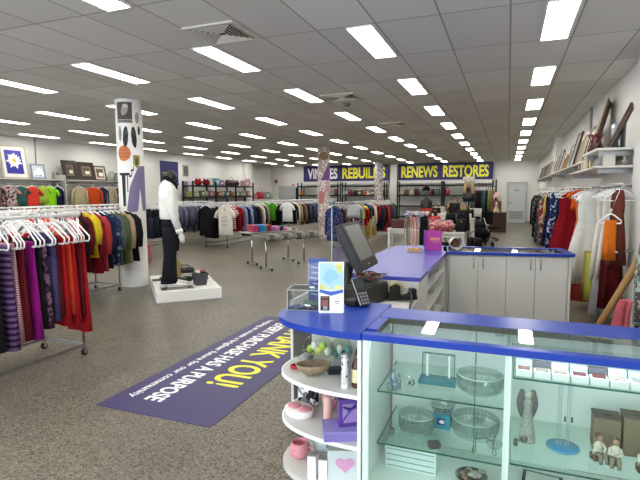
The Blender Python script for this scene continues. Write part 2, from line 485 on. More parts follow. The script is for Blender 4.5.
# ------------------------------------------------------------------ floor banner
PURP = mat('purple_vinyl', '342b5c', .45, noise=.05, nscale=6)
YEL = mat('yellow_print', 'e9e33a', .5); WHT = mat('white_print', 'f1f0ee', .5)
t = thing('floor_banner', 'purple floor sign reading THANK YOU! on the concrete', 'floor sign', (-2.48, 4.305, 0), PI / 2)
# local x runs away from the camera (3 m), local y to the left
obj('mat', MB().box((0, 0, .002), (2.96, 1.07, .004)), PURP, t)
# text reads from the far side: its baseline direction is local -x
RB = Matrix.Rotation(PI, 4, 'Z')
def btext(s, m, x, y, w, h, bold):
    text_obj('lettering', s, m, t, w, h, Matrix.Translation((x, y, .0045)) @ RB, bold, .0008)
btext('THANK YOU!', YEL, .12, -.19, 1.84, .33, .02)
btext('EVERY PURCHASE HAS A PURPOSE', WHT, -.03, .17, 2.46, .17, .025)
btext('helping us create a brighter future for our community', WHT, .02, .39, 2.56, .1, .008)
# ------------------------------------------------------------------ front glass display counter
WIN = mat('white_cabinet_interior', 'eceeec', .5)
t = thing('display_counter', 'white glass-fronted display counter with blue-framed glass top', 'display counter', (0, 2.67, 0))
DC = t
x0, x1, y0, y1 = -.69, 1.42, -.3, .32
tp = MB()
tp.box(((x0 + x1) / 2, y0 + .028, .9325), (x1 - x0, .056, .035), bev=.003)
tp.box(((x0 + x1) / 2, y1 - .125, .9325), (x1 - x0, .25, .035), bev=.003)
tp.box((x0 + .03, -.067, .9325), (.06, .258, .034)); tp.box((x1 - .03, -.067, .9325), (.06, .258, .034))
obj('countertop', tp, BLUELAM, t, 'blue laminate counter frame around the glass')
obj('top_glass', MB().box(((x0 + x1) / 2, -.081, .9455), (x1 - x0 - .12, .29, .005), rot=Matrix.Rotation(.018, 3, 'X')), GLASS, t)
obj('inner_edge', MB().box(((x0 + x1) / 2, y1 - .2515, .9315), (x1 - x0 - .12, .003, .031)).box((x0 + .0615, -.09, .9315), (.003, .3, .031)), mat('raw_edge_grey', '55554f', .7), t, 'dark grey raw inner edge of the frame')
for px, wd in ((x0 + .022, .034), (.026, .03), (.735, .03), (x1 - .022, .034)):
    obj('front_post', MB().box((px, y0 + .03, .4975), (wd, .034, .835), bev=.003), MINT, t)
obj('plinth', MB().box(((x0 + x1) / 2, .01, .04), (x1 - x0 - .04, .56, .08)), WHITELAM, t)
obj('floor_panel', MB().box(((x0 + x1) / 2, 0, .09), (x1 - x0 - .02, .58, .02)), WIN, t)
obj('side_panel', MB().box((x0 + .01, .01, .505), (.018, .57, .81)), WIN, t)
obj('side_panel', MB().box((x1 - .01, .01, .505), (.018, .57, .81)), WIN, t)
obj('divider_panel', MB().box((.026, .04, .505), (.014, .48, .81)), GLASS, t)
for k in range(4):
    a = x0 + .03 + k * .5075
    dr = obj('sliding_door', MB().box((a + .26, y1 - .02 - .012 * (k % 2), .505), (.52, .01, .81)), WIN, t)
    obj('edge_strip', MB().box((a + .003, y1 - .028 - .012 * (k % 2), .505), (.007, .006, .81)), STEEL, dr)
lk = obj('door_lock', MB().box((-.02, y1 - .05, .86), (.05, .02, .03), bev=.004).cyl((-.02, y1 - .05, .86), (-.02, y1 - .075, .86), .009), CHROME, t)
obj('door_lock', MB().box((.09, y1 - .05, .86), (.04, .02, .03), bev=.004).cyl((.09, y1 - .05, .86), (.09, y1 - .075, .86), .009), CHROME, t)
obj('front_glass', MB().box((-.315, y0 + .014, .505), (.69, .005, .81)), GLASS, t)
obj('front_glass', MB().box((.385, y0 + .014, .505), (.69, .005, .81)), GLASS, t)
obj('front_glass', MB().box((1.08, y0 + .014, .505), (.66, .005, .81)), GLASS, t)
for k, (xa, xb) in enumerate(((-.65, .015), (.055, .715))):
    obj('light_strip', MB().box(((xa + xb) / 2, y0 + .05, .908), (xb - xa, .016, .008)), emis('led_strip', 'f2fbff', 8.), t, 'slim LED strip under the front rail')
def gshelf(xa, xb, z, ya=-.22, yb=.27):
    g = obj('glass_shelf', MB().box(((xa + xb) / 2, (ya + yb) / 2, z), (xb - xa, yb - ya, .007)), SHELFGL, t)
    obj('polished_edge', MB().box(((xa + xb) / 2, ya - .0015, z), (xb - xa, .003, .008)).box((xa - .0015, (ya + yb) / 2, z), (.003, yb - ya, .008)), GLEDGE, g, 'dark green polished front edge')
gshelf(-.62, .02, .62); gshelf(-.62, .02, .33); gshelf(.05, .72, .81, -.29); gshelf(.05, .72, .37, -.26); gshelf(.75, 1.39, .62)
for z in (.605, .315):
    for px in (-.6, 0.0):
        pass

# ------------------------------------------------------------------ quarter round end unit
def qe(rx, ry, cx, cy, n=18, a0=PI, a1=1.5 * PI, p=2.15):
    P = []
    for k in range(n + 1):
        a = a0 + (a1 - a0) * k / n
        c, s_ = math.cos(a), math.sin(a)
        P.append((cx + rx * math.copysign(abs(c) ** (2 / p), c), cy + ry * math.copysign(abs(s_) ** (2 / p), s_)))
    return P
t = thing('end_shelf_unit', 'rounded white shelf unit with blue top at end of counter', 'shelf unit', (-.692, 2.67, 0))
def outline(rx, ry, n=32, p=2.35):
    return qe(rx, ry, 0, .05, n, 1.5 * PI, .5 * PI, p)
obj('top', MB().prism(outline(.605, .36), .915, .95), BLUELAM, t, 'glossy royal blue rounded top')
for z in (.605, .32, .035):
    sh = obj('shelf', MB().prism(outline(.59, .342), z - .018 if z > .1 else 0, z), WHITELAM, t)
    if z > .1:
        P = outline(.592, .344)
        obj('edging', MB().prism(P + [(x * .985, (y - .05) * .985 + .05) for x, y in P[::-1]], z - .02, z + .001), mat('white_edging', 'f2f2ee', .3), sh)
obj('back_panel', MB().box((-.27, .31, .4575), (.5, .016, .915)), WHITELAM, t)
obj('side_panel', MB().box((-.012, .05, .4575), (.02, .68, .915), bev=.002), mat('pale_side_panel', 'dfe6de', .45), t)

# ------------------------------------------------------------------ register counter along the left
t = thing('register_counter', 'white register counter with raised lilac-blue top and open cubbies', 'counter', (-1.06, 4.5, 0))
X0, X1 = -.39, .38
b = MB(); b.box((0, -1.02, .77), (X1 - X0, .86, .02), bev=.002)
obj('work_surface', b, WHITELAM, t, 'lowered white work surface')
P = [(X0, -.38), (X1, -.38), (X1, 1.56)]
P += [(X1 - .12 + .12 * math.cos(a) - .05, 2.08 + .1 * math.sin(a)) for a in (PI * .1, PI * .3, PI * .5)]
P += [(X0 + .42 + .42 * math.cos(a), 1.76 + .42 * math.sin(a)) for a in [PI / 2 + PI / 2 * k / 8 for k in range(9)]]
obj('raised_top', MB().prism(P, .915, .95), BLUELAM2, t, 'lilac-blue laminate raised top')
ca = MB()
ca.box((X0 + .03, .2, .4575), (.02, 3.2, .915)); ca.box((X1 - .16, -.9, .38), (.3, 1.1, .76)); ca.box((0, -.37, .4575), (X1 - X0 - .04, .02, .915))
ca.box((X1 - .02, -.12, .4575), (.02, .5, .915)); ca.box((0, .14, .4575), (X1 - X0 - .06, .02, .915)); ca.box((0, 1.5, .4575), (X1 - X0 - .06, .02, .915))
ca.box((0, .82, .04), (X1 - X0 - .06, 1.36, .08)); ca.box((X0 + .12, .82, .4575), (.02, 1.36, .915))
ca.box((.02, .6, .4575), (X1 - X0 - .2, .02, .87)); ca.box((.02, 1.1, .4575), (X1 - X0 - .2, .02, .87)); ca.box((X1 - .03, 1.53, .4575), (.02, .06, .915))
ca.box((X0 + .25, 1.9, .4575), (.3, .7, .915))
obj('carcass', ca, WHITELAM, t)
for z in (.3, .52, .74): obj('cubby_shelf', MB().box((.06, .82, z), (X1 - X0 - .16, 1.36, .016)), WHITELAM, t)
for k in range(4):
    obj('shelf_divider', MB().box((.33, .3 + .3 * k, .8), (.012, .012, .2)), WHITELAM, t)

# ------------------------------------------------------------------ back counter with doors
t = thing('cupboard_counter', 'low white cupboard counter with four doors and blue-edged top', 'counter', (-.02, 6.5, 0), .14)
obj('carcass', MB().box((0, .01, .46), (1.42, .56, .91)), WHITELAM, t)
hx = [(-.54, .2), (-.2, 1), (.13, -1), (.46, 1)]
edges = [-.685, -.34, -.015, .31, .66]
for k in range(4):
    a, b_ = edges[k], edges[k + 1]
    dr = obj('door', MB().box(((a + b_) / 2, -.285, .49), (b_ - a - .006, .018, .82), bev=.002), WHITELAM, t)
    hxx = (b_ - .055) if k in (0, 2) else (a + .055)
    obj('handle', MB().cyl((hxx, -.318, .75), (hxx, -.318, .88), .006).cyl((hxx, -.29, .76), (hxx, -.318, .76), .005).cyl((hxx, -.29, .87), (hxx, -.318, .87), .005), STEEL, dr)
obj('side_panel', MB().box((.688, 0, .4575), (.022, .6, .915)), WHITELAM, t)
obj('kick_board', MB().box((0, -.26, .04), (1.36, .02, .08)), mat('grey_kickboard', '8f8e8a', .6), t)
tp = MB()
tp.box((.0, -.29, .9325), (1.45, .07, .035), bev=.004); tp.box((0, .29, .9325), (1.5, .08, .035)); tp.box((.7, 0, .9325), (.1, .52, .035)); tp.box((-.72, 0, .9325), (.06, .52, .035))
obj('countertop', tp, BLUELAM, t, 'blue laminate top edging')
obj('top_glass', MB().box((-.02, 0, .942), (1.34, .52, .006)), GLASS, t)
obj('display_tray', MB().box((-.02, 0, .92), (1.34, .52, .004)), mat('dark_display_felt', '55575a', .9), t)
for i, (x, y, sx, c, lab) in enumerate([(.3, 6.62, .1, '8c2f26', 'red box lying under glass of the cupboard counter'), (.45, 6.64, .16, '22252a', 'dark flat case under glass of the cupboard counter'), (.18, 6.6, .09, 'cfcabf', 'pale card under glass beside the red box')]):
    tag(obj(['box', 'flat_case', 'card'][i], MB().box((x, y, .929), (sx, .12, .012), bev=.002), mat('tray_' + c, c, .5)), lab, ['box', 'case', 'card'][i])

# ------------------------------------------------------------------ things in the left bay of the display
def crystal_bowl(name, label, x, y, z, r, h, seg=28, ribs=.04, foot=.6, m=None, cat='bowl', group=None, flare=1.):
    t = thing(name, label, cat, (x, y, z), 0, group)
    def prof(rr, hh):
        return [(rr * foot * .9, .0), (rr * foot, .004), (rr * .93, hh * .25), (rr, hh * .5), (rr * flare, hh), (rr * flare * .96, hh), (rr * .94, hh * .5), (rr * .85, hh * .25), (rr * foot * .8, .012), (.001, .012)]
    b = MB(); n = seg * 2; V = []; F = []
    pr = prof(r, h); m_ = len(pr)
    for k in range(n):
        a = 2 * PI * k / n; f = 1 + (ribs if k % 2 else 0)
        for (q, zz) in pr: V.append((q * f * math.cos(a), q * f * math.sin(a), zz))
    for k in range(n):
        for j in range(m_ - 1):
            i0, i1 = k * m_ + j, ((k + 1) % n) * m_ + j
            F.append([i0, i1, i1 + 1, i0 + 1])
    b.add(V, F, False)
    obj('body', b, m or CRYSTAL, t)
    obj('rim', MB().tube([(r * flare * .98 * math.cos(2 * PI * k / 40), r * flare * .98 * math.sin(2 * PI * k / 40), h) for k in range(40)], .0025, 6, True), mat('bright_glass_rim', 'b9c4c2', .15, spec=.8), t)
    bands = MB()
    for zf in (.3, .62):
        bands.tube([(r * 1.0 * math.cos(2 * PI * k / 40), r * 1.0 * math.sin(2 * PI * k / 40), h * zf) for k in range(40)], .0016, 6, True)
    for k in range(seg):
        a = 2 * PI * k / seg
        bands.tube([(r * foot * math.cos(a), r * foot * math.sin(a), .005), (r * 1.0 * math.cos(a + .02), r * 1.0 * math.sin(a + .02), h * .5), (r * flare * .99 * math.cos(a), r * flare * .99 * math.sin(a), h)], .0012, 5)
    obj('cut_pattern', bands, mat('cut_glass_grey', '8f9b9b', .25, spec=.7), t)
    return t
crystal_bowl('crystal_bowl', 'large round cut crystal bowl on upper left glass shelf', -.11, 2.62, .6235, .118, .1, 16, .03, .7)
crystal_bowl('crystal_bowl', 'crosshatched crystal bowl at left of lower glass shelf', -.445, 2.65, .3335, .098, .1, 24, .05, .85)
crystal_bowl('crystal_bowl', 'wide ribbed crystal bowl at right of lower glass shelf', -.135, 2.74, .3335, .125, .09, 34, .05, .9)
crystal_bowl('glass_bowl', 'small plain glass bowl standing on the teal box', -.315, 2.76, .4195, .06, .05, 12, .01, .5, flare=1.15)
# crystal figurines
t = thing('crystal_figurine', 'tall faceted clear crystal ornament at left of upper glass shelf', 'ornament', (-.545, 2.5, .6235))
b = MB()
for (dx, dy, h, r) in [(0, 0, .13, .014), (.026, .01, .09, .014), (-.024, .008, .08, .014), (.012, -.02, .07, .012), (-.014, -.018, .055, .012)]:
    b.lathe([(.001, 0), (r, 0), (r * .8, h * .3), (r * 1.1, h * .45), (r * .5, h * .7), (r * .75, h * .82), (.001, h)], (dx, dy, 0), 6)
b.sm = [False] * len(b.sm)
obj('body', b, mat('blue_crystal', 'a3b7c2', .06, spec=1, trans=.6), t)
obj('facets', MB().tube([(0, 0, .01), (.004, 0, .06), (0, 0, .125)], .004, 6).tube([(.026, .01, .01), (.026, .01, .085)], .003, 5).tube([(-.024, .008, .0), (-.024, .008, .07)], .003, 5), mat('cool_crystal', 'a9b9bd', .1, spec=1), t)
t = thing('cat_figurine', 'small crystal cat with dark markings beside the tall crystal ornament', 'ornament', (-.47, 2.55, .6235))
b = MB(); b.sphere((0, 0, .022), (.017, .014, .022)); b.sphere((0, -.004, .054), (.012, .011, .011), 10, 6)
b.cyl((-.008, -.004, .06), (-.01, -.004, .074), .004, .001, 6); b.cyl((.008, -.004, .06), (.01, -.004, .074), .004, .001, 6)
obj('body', b, mat('grey_crystal', 'b7bfc0', .08, spec=1), t)
obj('markings', MB().sphere((.004, -.013, .03), (.007, .004, .012), 8, 6).sphere((-.005, -.014, .052), (.004, .004, .004), 8, 6).tube([(.015, .004, .01), (.026, .002, .025), (.02, 0, .045)], .004, 6), mat('dark_crystal', '3a3438', .2), t)
t = thing('glass_plaque', 'upright clear glass plaque on teal base on upper glass shelf', 'plaque', (-.335, 2.68, .6235), .02)
obj('plate', MB().box((0, .02, .085), (.17, .014, .135), bev=.004), ACRYL, t)
obj('column', MB().box((-.06, .02, .085), (.014, .02, .13), bev=.002), mat('pale_glass_column', 'cfd9d4', .15), t); obj('column', MB().box((.06, .02, .085), (.014, .02, .13), bev=.002), mat('pale_glass_column', 'cfd9d4', .15), t)
obj('frame', MB().box((0, .02, .154), (.18, .018, .006)).box((-.088, .02, .09), (.005, .018, .13)).box((.088, .02, .09), (.005, .018, .13)), mat('plaque_edge_green', '5d7a70', .2), t)
obj('base', MB().box((0, -.01, .012), (.2, .1, .024), bev=.003), mat('teal_base', '2e6f7b', .3), t)
tb = thing('box', 'small teal gift box with white emblem on lower glass shelf', 'box', (-.315, 2.76, .3335), -.05)
obj('carton', MB().box((0, 0, .043), (.1, .09, .086), bev=.002), mat('teal_carton', '2c8aa0', .5), tb)
obj('emblem', MB().box((.0, -.0455, .045), (.045, .001, .04), bev=.0).box((0, -.0465, .045), (.03, .001, .012), rot=Matrix.Rotation(.6, 3, 'Y')), mat('navy_print', '1c2d7a', .5), tb)
obj('flower', MB().blob((.006, -.0475, .045), (.014, .0015, .011), 3), WHT, tb)
t = thing('trinket_box', 'small engraved silver trinket box on lower glass shelf', 'trinket box', (-.325, 2.5, .3335), .5)
obj('body', MB().box((0, 0, .01), (.06, .042, .02), bev=.004), mat('aged_silver', '77706c', .35, .8), t); obj('lid', MB().box((0, 0, .026), (.062, .044, .012), bev=.004).sphere((0, 0, .034), (.01, .008, .004), 8, 5), mat('aged_silver', '77706c', .35, .8), t)
t = thing('votive_holder', 'little dark crystal cube under left edge of crosshatched bowl', 'candle holder', (-.565, 2.56, .3335), .4)
obj('body', MB().box((0, 0, .016), (.03, .03, .032), bev=.004), mat('smoky_glass', '5e6666', .1), t); obj('well', MB().lathe([(.001, .033), (.01, .033), (.012, .036), (.006, .036), (.001, .03)], seg=12), mat('dark_crystal', '3a3438', .2), t)
t = thing('wire_stand', 'curled black wire plate stand in front of ribbed crystal bowl', 'plate stand', (-.075, 2.53, .3335))
wr = mat('dark_wire', '2a2a28', .4, .6)
obj('hook', MB().tube([(-.05, 0, .03), (-.06, -.01, .015), (-.05, -.015, .004), (-.04, -.01, .015), (-.045, 0, .07), (-.04, .01, .1)], .002, 6), wr, t)
obj('hook', MB().tube([(.05, 0, .03), (.06, -.01, .015), (.05, -.015, .004), (.04, -.01, .015), (.045, 0, .07), (.05, .01, .1)], .002, 6), wr, t)
obj('cross_bar', MB().tube([(-.045, 0, .07), (0, .005, .085), (.045, 0, .07)], .002, 6), wr, t)
t = thing('glass_dish', 'small clear glass dish at right end of lower shelf', 'dish', (-.03, 2.6, .3335))
obj('bowl', MB().lathe([(.02, 0), (.024, .004), (.045, .03), (.042, .03), (.02, .008), (.001, .008)], seg=20), CRYSTAL, t); obj('rim', MB().tube([(.044 * math.cos(k * PI / 12), .044 * math.sin(k * PI / 12), .03) for k in range(24)], .0022, 6, True), mat('bright_glass_rim', 'b9c4c2', .15, spec=.8), t)
# bottom of left bay
for k in range(4):
    z = .1005 + k * .033
    t = thing('boxed_tray', '%s white boxed tray in the stack at the bottom left' % ['lowest', 'second lowest', 'third', 'topmost'][k], 'boxed tray', (-.47, 2.72, z), -.02, 'stacked white boxed trays')
    obj('carton', MB().box((0, 0, .016), (.29, .2, .031), bev=.002), mat('glossy_white_carton', 'dfe8e6', .3), t)
    obj('stripe', MB().box((0, -.1005, .016), (.27, .001, .008)), mat('grey_stripe', '92a5a6', .4), t)
t = thing('shell_bowl', 'silver bowl of shells on the cabinet floor', 'bowl', (-.14, 2.62, .1005))
obj('bowl', MB().lathe([(.03, 0), (.035, .004), (.075, .03), (.085, .05), (.082, .05), (.07, .03), (.001, .01)], seg=24), mat('silver', 'a3a09c', .25, .9), t)
for k in range(9):
    a = k * 2.4; r = .02 + .005 * k
    tag(obj('seashell', MB().blob((-.14 + r * math.cos(a), 2.62 + r * math.sin(a), .15 + .01 * (k % 3)), (.018, .014, .012), k, .4), mat(['shell_cream', 'shell_brown', 'shell_grey'][k % 3], ['cbbfae', '8b6f60', 'a9a39f'][k % 3], .4)), ['cream', 'brown', 'grey'][k % 3] + ' seashell heaped in the silver bowl on the cabinet floor', 'seashell', 'seashells in the silver bowl')

# ------------------------------------------------------------------ right bay
for k in range(8):
    t = thing('jewellery_box', '%s little white box from the left on the top glass shelf' % nth(k), 'jewellery box', (.095 + .078 * k, 2.425, .8135), .0, 'small white jewellery boxes in a row')
    obj('box', MB().box((0, 0, .017), (.07, .055, .034), bev=.002), WHITEPL, t)
    c = ['7d5a4b', '8f8378', '9b8c80', '70303a', '6f3434', 'a2968a', '8a8480', '9a8f86'][k]
    obj('jewellery', MB().box((0, .002, .036), (.055, .04, .006), bev=.002), mat('card_' + c, c, .6), t)
    t2 = obj('price_card', MB().box((0, .05, .03), (.07, .03, .06), bev=.001), mat('blue_grey_card_%d' % (k % 3), ['b9cbe0', '5b5a68', 'd7dde2'][k % 3], .5), t)
t = thing('angel_figurine', 'silver patterned angel figurine with wings in the right glass bay', 'figurine', (.13, 2.66, .3735), .1)
SIL = mat('patterned_silver', 'b5b1aa', .4, .2, noise=.6, nscale=55)
obj('gown', MB().lathe([(.001, 0), (.042, 0), (.044, .01), (.03, .1), (.021, .17), (.023, .2), (.02, .225), (.012, .235), (.001, .24)], seg=20, sy=.75), SIL, t)
for s_ in (-1, 1):
    R = []
    for i in range(9):
        f = i / 8; zz = .12 + .15 * f; w = .008 + .022 * math.sin(PI * min(1, f * .9 + .08)); cx = s_ * (.018 + .01 * f)
        R.append([(cx + w * math.cos(a), .024 + .008 * math.sin(a), zz) for a in [2 * PI * k / 10 for k in range(10)]])
    obj('wing', MB().loft(R), mat('dark_silver', '7f7c78', .4, .4, noise=.3, nscale=70), t)
obj('head', MB().sphere((0, -.004, .255), (.02, .02, .023), 12, 8), mat('pale_silver', 'cfcac2', .4), t)
obj('rosette', MB().blob((-.018, -.034, .028), (.018, .006, .018), 5), mat('dark_silver', '7f7c78', .4, .4), t)
t = thing('earring_stand', 'clear acrylic earring stand on a round blue base', 'earring stand', (.3, 2.66, .3735))
obj('base', MB().lathe([(.001, 0), (.075, 0), (.078, .003), (.078, .007), (.074, .01), (.001, .01)], seg=32), mat('blue_acrylic', '4d94c4', .1, spec=.7), t)
obj('rod', MB().box((-.02, 0, .19), (.012, .012, .36)), ACRYL, t); obj('rod', MB().box((.02, 0, .2), (.008, .006, .38)), ACRYL, t)
obj('edge', MB().box((.014, -.002, .2), (.002, .002, .38)).box((.026, -.002, .2), (.002, .002, .38)).box((-.028, 0, .19), (.002, .002, .36)).box((-.012, 0, .19), (.002, .002, .36)), mat('acrylic_edge', '8fa9ad', .2), t)
for s_ in (-1, 1):
    t2 = thing('earring', ('left' if s_ < 0 else 'right') + ' dark dangling earring on the clear earring stand', 'earring', (.32 + s_ * .016, 2.648, .53), 0, 'earrings on the acrylic stand')
    obj('hook', MB().tube([(0, 0, .012), (.002, 0, .018), (0, .003, .022)], .001, 5), CHROME, t2); obj('bead', MB().sphere((0, 0, .006), (.005, .004, .009), 8, 6).sphere((0, 0, -.008), (.006, .004, .006), 8, 6), mat('earring_stone', '3b3f46', .2), t2)
for i, (x, y, w, d, h, lab) in enumerate([(.5, 2.735, .12, .11, .17, 'left brown cardboard box behind the seated figurines'), (.645, 2.73, .15, .11, .19, 'right, taller brown cardboard box behind the figurines')]):
    t = thing('cardboard_box', lab, 'box', (x, y, .3735), -.03)
    obj('carton', MB().box((0, 0, h / 2), (w, d, h), bev=.002), CARD, t)
    obj('lid', MB().box((0, 0, h + .003), (w + .006, d + .006, .008), bev=.002), mat('dark_card_lid', '7c7062', .8), t)
    obj('lid_print', MB().box((.0, -.01, h + .0075), (w * .4, .02, .001)), mat('lid_print', '5b5048', .8), t)
def figurine(x, y, rz, lab, k):
    t = thing('figurine', lab, 'figurine', (x, y, .3735), rz)
    SK = mat('carved_skin', 'b98f74', .6); CR = mat('carved_cream', 'ddd3c4', .6); BR = mat('carved_brown', '6b5140', .6)
    obj('body', MB().loft([[(w * math.cos(a) + ox, w * .75 * math.sin(a) + oy, z) for a in [2 * PI * q / 12 for q in range(12)]] for (w, ox, oy, z) in [(.024, 0, .0, .035), (.024, 0, 0, .05), (.018, 0, -.004, .075), (.02, 0, -.004, .09), (.009, 0, -.006, .1), (.008, 0, -.007, .106)]]).tube([(-.02, -.004, .086), (-.026, -.02, .066), (-.006, -.034, .062)], [.008, .007, .006], 7).tube([(.02, -.004, .086), (.026, -.02, .066), (.006, -.034, .06)], [.008, .007, .006], 7), CR, t)
    obj('head', MB().sphere((0, -.01, .12), (.014, .015, .017), 12, 8), SK, t)
    obj('hair', MB().sphere((0, -.003, .127), (.0165, .0165, .0155), 12, 8), BR, t)
    obj('legs', MB().tube([(-.01, -.004, .042), (-.014, -.04, .044), (-.014, -.044, .004)], [.013, .011, .009], 8).tube([(.01, -.004, .042), (.014, -.042, .042), (.016, -.05, .004)], [.013, .011, .009], 8), mat('carved_taupe', ['8f8272', '756656', '6d5138'][k], .6), t)
    obj('seat', MB().box((0, .006, .018), (.05, .045, .036), bev=.006), BR, t)
figurine(.445, 2.585, .5, 'seated carved figurine, leftmost, in front of the cardboard boxes', 0)
figurine(.515, 2.565, -.1, 'middle seated figurine with arms on knees before the boxes', 1)
figurine(.625, 2.54, .1, 'largest seated figurine holding something brown at the right', 2)
t = thing('picture_frame', 'black-edged white picture lying under the right glass shelf', 'picture frame', (.22, 2.76, .1005), -.1)
obj('frame', MB().box((0, 0, .008), (.2, .16, .016), bev=.003), mat('black_frame', '1b1a1a', .4), t); obj('picture', MB().box((0, 0, .0165), (.165, .125, .001)), mat('white_mount', 'dcdcd8', .5), t)
t = thing('glass_plate', 'pale glass plate at right under the right glass shelf', 'plate', (.56, 2.7, .1005)); obj('dish', MB().lathe([(.001, 0), (.05, 0), (.1, .018), (.098, .021), (.05, .005), (.001, .005)], seg=28), mat('pale_green_glass', 'c3d6cd', .15), t); obj('rim', MB().tube([(.1 * math.cos(k * PI / 16), .1 * math.sin(k * PI / 16), .02) for k in range(32)], .003, 6, True), mat('grey_rim', '8e8f86', .3), t)
t = thing('trinket', 'small dark glass ornament at left of the right glass bay', 'ornament', (.075, 2.6, .3735)); obj('body', MB().box((0, 0, .015), (.022, .03, .03), bev=.005), mat('smoky_glass', '5e6666', .1), t); obj('knob', MB().sphere((0, 0, .034), .007, 8, 6), mat('smoky_glass', '5e6666', .1), t)

# ------------------------------------------------------------------ things on the round end shelves
PLB = glass('clear_bag', 'f0f4ee', .3, .25)
t = thing('toy_bag', 'clear plastic bag of yellow-green toys on the top round shelf', 'bag', (-1.11, 2.84, .605)); obj('bag', MB().blob((0, 0, .08), (.1, .05, .08), 2, .2), PLB, t)
for k in range(5): obj('toy', MB().blob((-.06 + .03 * k, .0, .06 + .03 * (k % 2)), (.022, .018, .03), k, .2), mat(['lime_toy', 'white_toy', 'yellow_toy'][k % 3], ['b6d84a', 'e6e7e0', 'dfe27a'][k % 3], .4), t)
t = thing('toy_bag', 'second clear bag with teal pieces behind the shell bowl', 'bag', (-.97, 2.88, .605)); obj('bag', MB().blob((0, 0, .075), (.075, .045, .075), 4, .2), PLB, t)
for k in range(4): obj('toy', MB().blob((-.04 + .027 * k, 0, .04 + .03 * (k % 2)), (.018, .016, .03), k + 9, .2), mat(['teal_toy', 'white_toy', 'navy_toy'][k % 3], ['5fa5a0', 'e6e7e0', '27424d'][k % 3], .4), t)
t = thing('toy_bag', 'crumpled clear bag of grey bits at the left shelf rim', 'bag', (-1.17, 2.77, .605)); obj('bag', MB().blob((0, 0, .04), (.05, .06, .04), 8, .3), PLB, t); obj('contents', MB().blob((0, 0, .03), (.04, .045, .025), 12, .4), mat('grey_bits', 'b3b4b0', .4), t)
b = MB()
for q in range(3): b.tube([((.026 + .006 * q) * math.cos(k * PI / 10) + .006 * q, (.022 + .004 * q) * math.sin(k * PI / 10), .006 + .006 * q) for k in range(20)], .005, 6, True)
o = tag(obj('bead_bracelet', b, mat('red_beads', 'b3242c', .3)), 'red bead bracelet lying at the left of the top shelf', 'bracelet'); o.location = (-1.19, 2.64, .605)
t = thing('shell_dish', 'mottled brown shell-shaped dish tilted on the top round shelf', 'dish', (-1.04, 2.57, .605), .5)
obj('shell', MB().lathe([(.001, .008), (.05, .012), (.09, .04), (.105, .075), (.1, .075), (.085, .045), (.045, .018), (.001, .014)], seg=22, sx=1., sy=.62), mat('shell_brown_mottled', '8a7a60', .35, noise=.5, nscale=40), t)
for k in range(6): obj('pebble', MB().blob((-.04 + .017 * k, .012 * (k % 3) - .01, .035), (.018, .016, .014), k, .3), mat(['pebble_a', 'pebble_b', 'pebble_c'][k % 3], ['5c4a38', 'a39370', '3d3328'][k % 3], .4), t)
t = thing('jewellery_case', 'black small case lying beside the shell dish', 'case', (-.93, 2.66, .605), .5); obj('base', MB().box((0, 0, .01), (.1, .07, .02), bev=.004), BLACKPL, t); obj('lid', MB().box((0, 0, .025), (.1, .07, .01), bev=.003), BLACKPL, t)
t = thing('tube', 'tall white tube with purple floral print on the top shelf', 'tube', (-.81, 2.46, .605)); t.scale = (1, 1, 1.2); obj('tube', MB().cyl((0, 0, 0), (0, 0, .16), .019, .019, 20), fabric('eceae8', 'spots', '4a2f66', 1.6, '2c2440'), t); obj('base', MB().cyl((0, 0, 0), (0, 0, .02), .0195, .0195, 20), WHITEPL, t)
t = thing('bottle', 'brown glass bottle with cream label against the cabinet side', 'bottle', (-.755, 2.5, .605)); obj('body', MB().lathe([(.001, 0), (.024, 0), (.026, .005), (.026, .12), (.02, .14), (.011, .155), (.011, .17), (.001, .17)], seg=20), mat('brown_glass', '4d3020', .12), t); obj('cap', MB().cyl((0, 0, .165), (0, 0, .185), .012, .012, 14), mat('copper_cap', '8c6a52', .3, .6), t); obj('label', MB().lathe([(.0264, .03), (.0264, .105)], seg=10, a0=PI, a1=1.75 * PI), mat('cream_label', 'd9d2a5', .6), t)
t = thing('bottle', 'dark brown bottle standing behind the cream-labelled bottle', 'bottle', (-.76, 2.6, .605)); obj('body', MB().lathe([(.001, 0), (.026, 0), (.028, .005), (.028, .17), (.02, .19), (.012, .2), (.001, .2)], seg=20), mat('dark_brown_plastic', '3d2722', .25), t); obj('cap', MB().cyl((0, 0, .195), (0, 0, .22), .014, .014, 14), mat('pink_brown_cap', 'a08078', .4), t)
# second shelf
t = thing('gift_bag', 'black and white patterned gift bag on the middle round shelf', 'gift bag', (-1.17, 2.8, .32), -.5); t.scale = (1.1, 1.1, 1.18); obj('bag', MB().box((0, 0, .1), (.14, .05, .2), bev=.004), fabric('e8e6e6', 'floral', '26242a', 1.1, '77757c'), t); obj('handle', MB().tube([(-.03, -.026, .19), (-.028, -.03, .215), (.028, -.03, .215), (.03, -.026, .19)], .003, 6), BLACKPL, t)
t = thing('soap_tin', 'pink heart-shaped tin of soaps at middle shelf rim', 'soap tin', (-1.16, 2.63, .32), -.4); t.scale = (1.35, 1.35, 1.3); obj('tray', MB().lathe([(.001, 0), (.07, 0), (.075, .03), (.07, .035), (.001, .03)], seg=26, sy=.8), mat('white_tin', 'e9e4e2', .3), t)
obj('soap', MB().lathe([(.001, .043), (.025, .042), (.032, .036), (.03, .03)], (-.03, 0, 0), 18), mat('pink_soap', 'c9848c', .4), t); obj('soap', MB().lathe([(.001, .043), (.025, .042), (.032, .036), (.03, .03)], (.033, .005, 0), 18), mat('pink_soap', 'c9848c', .4), t)
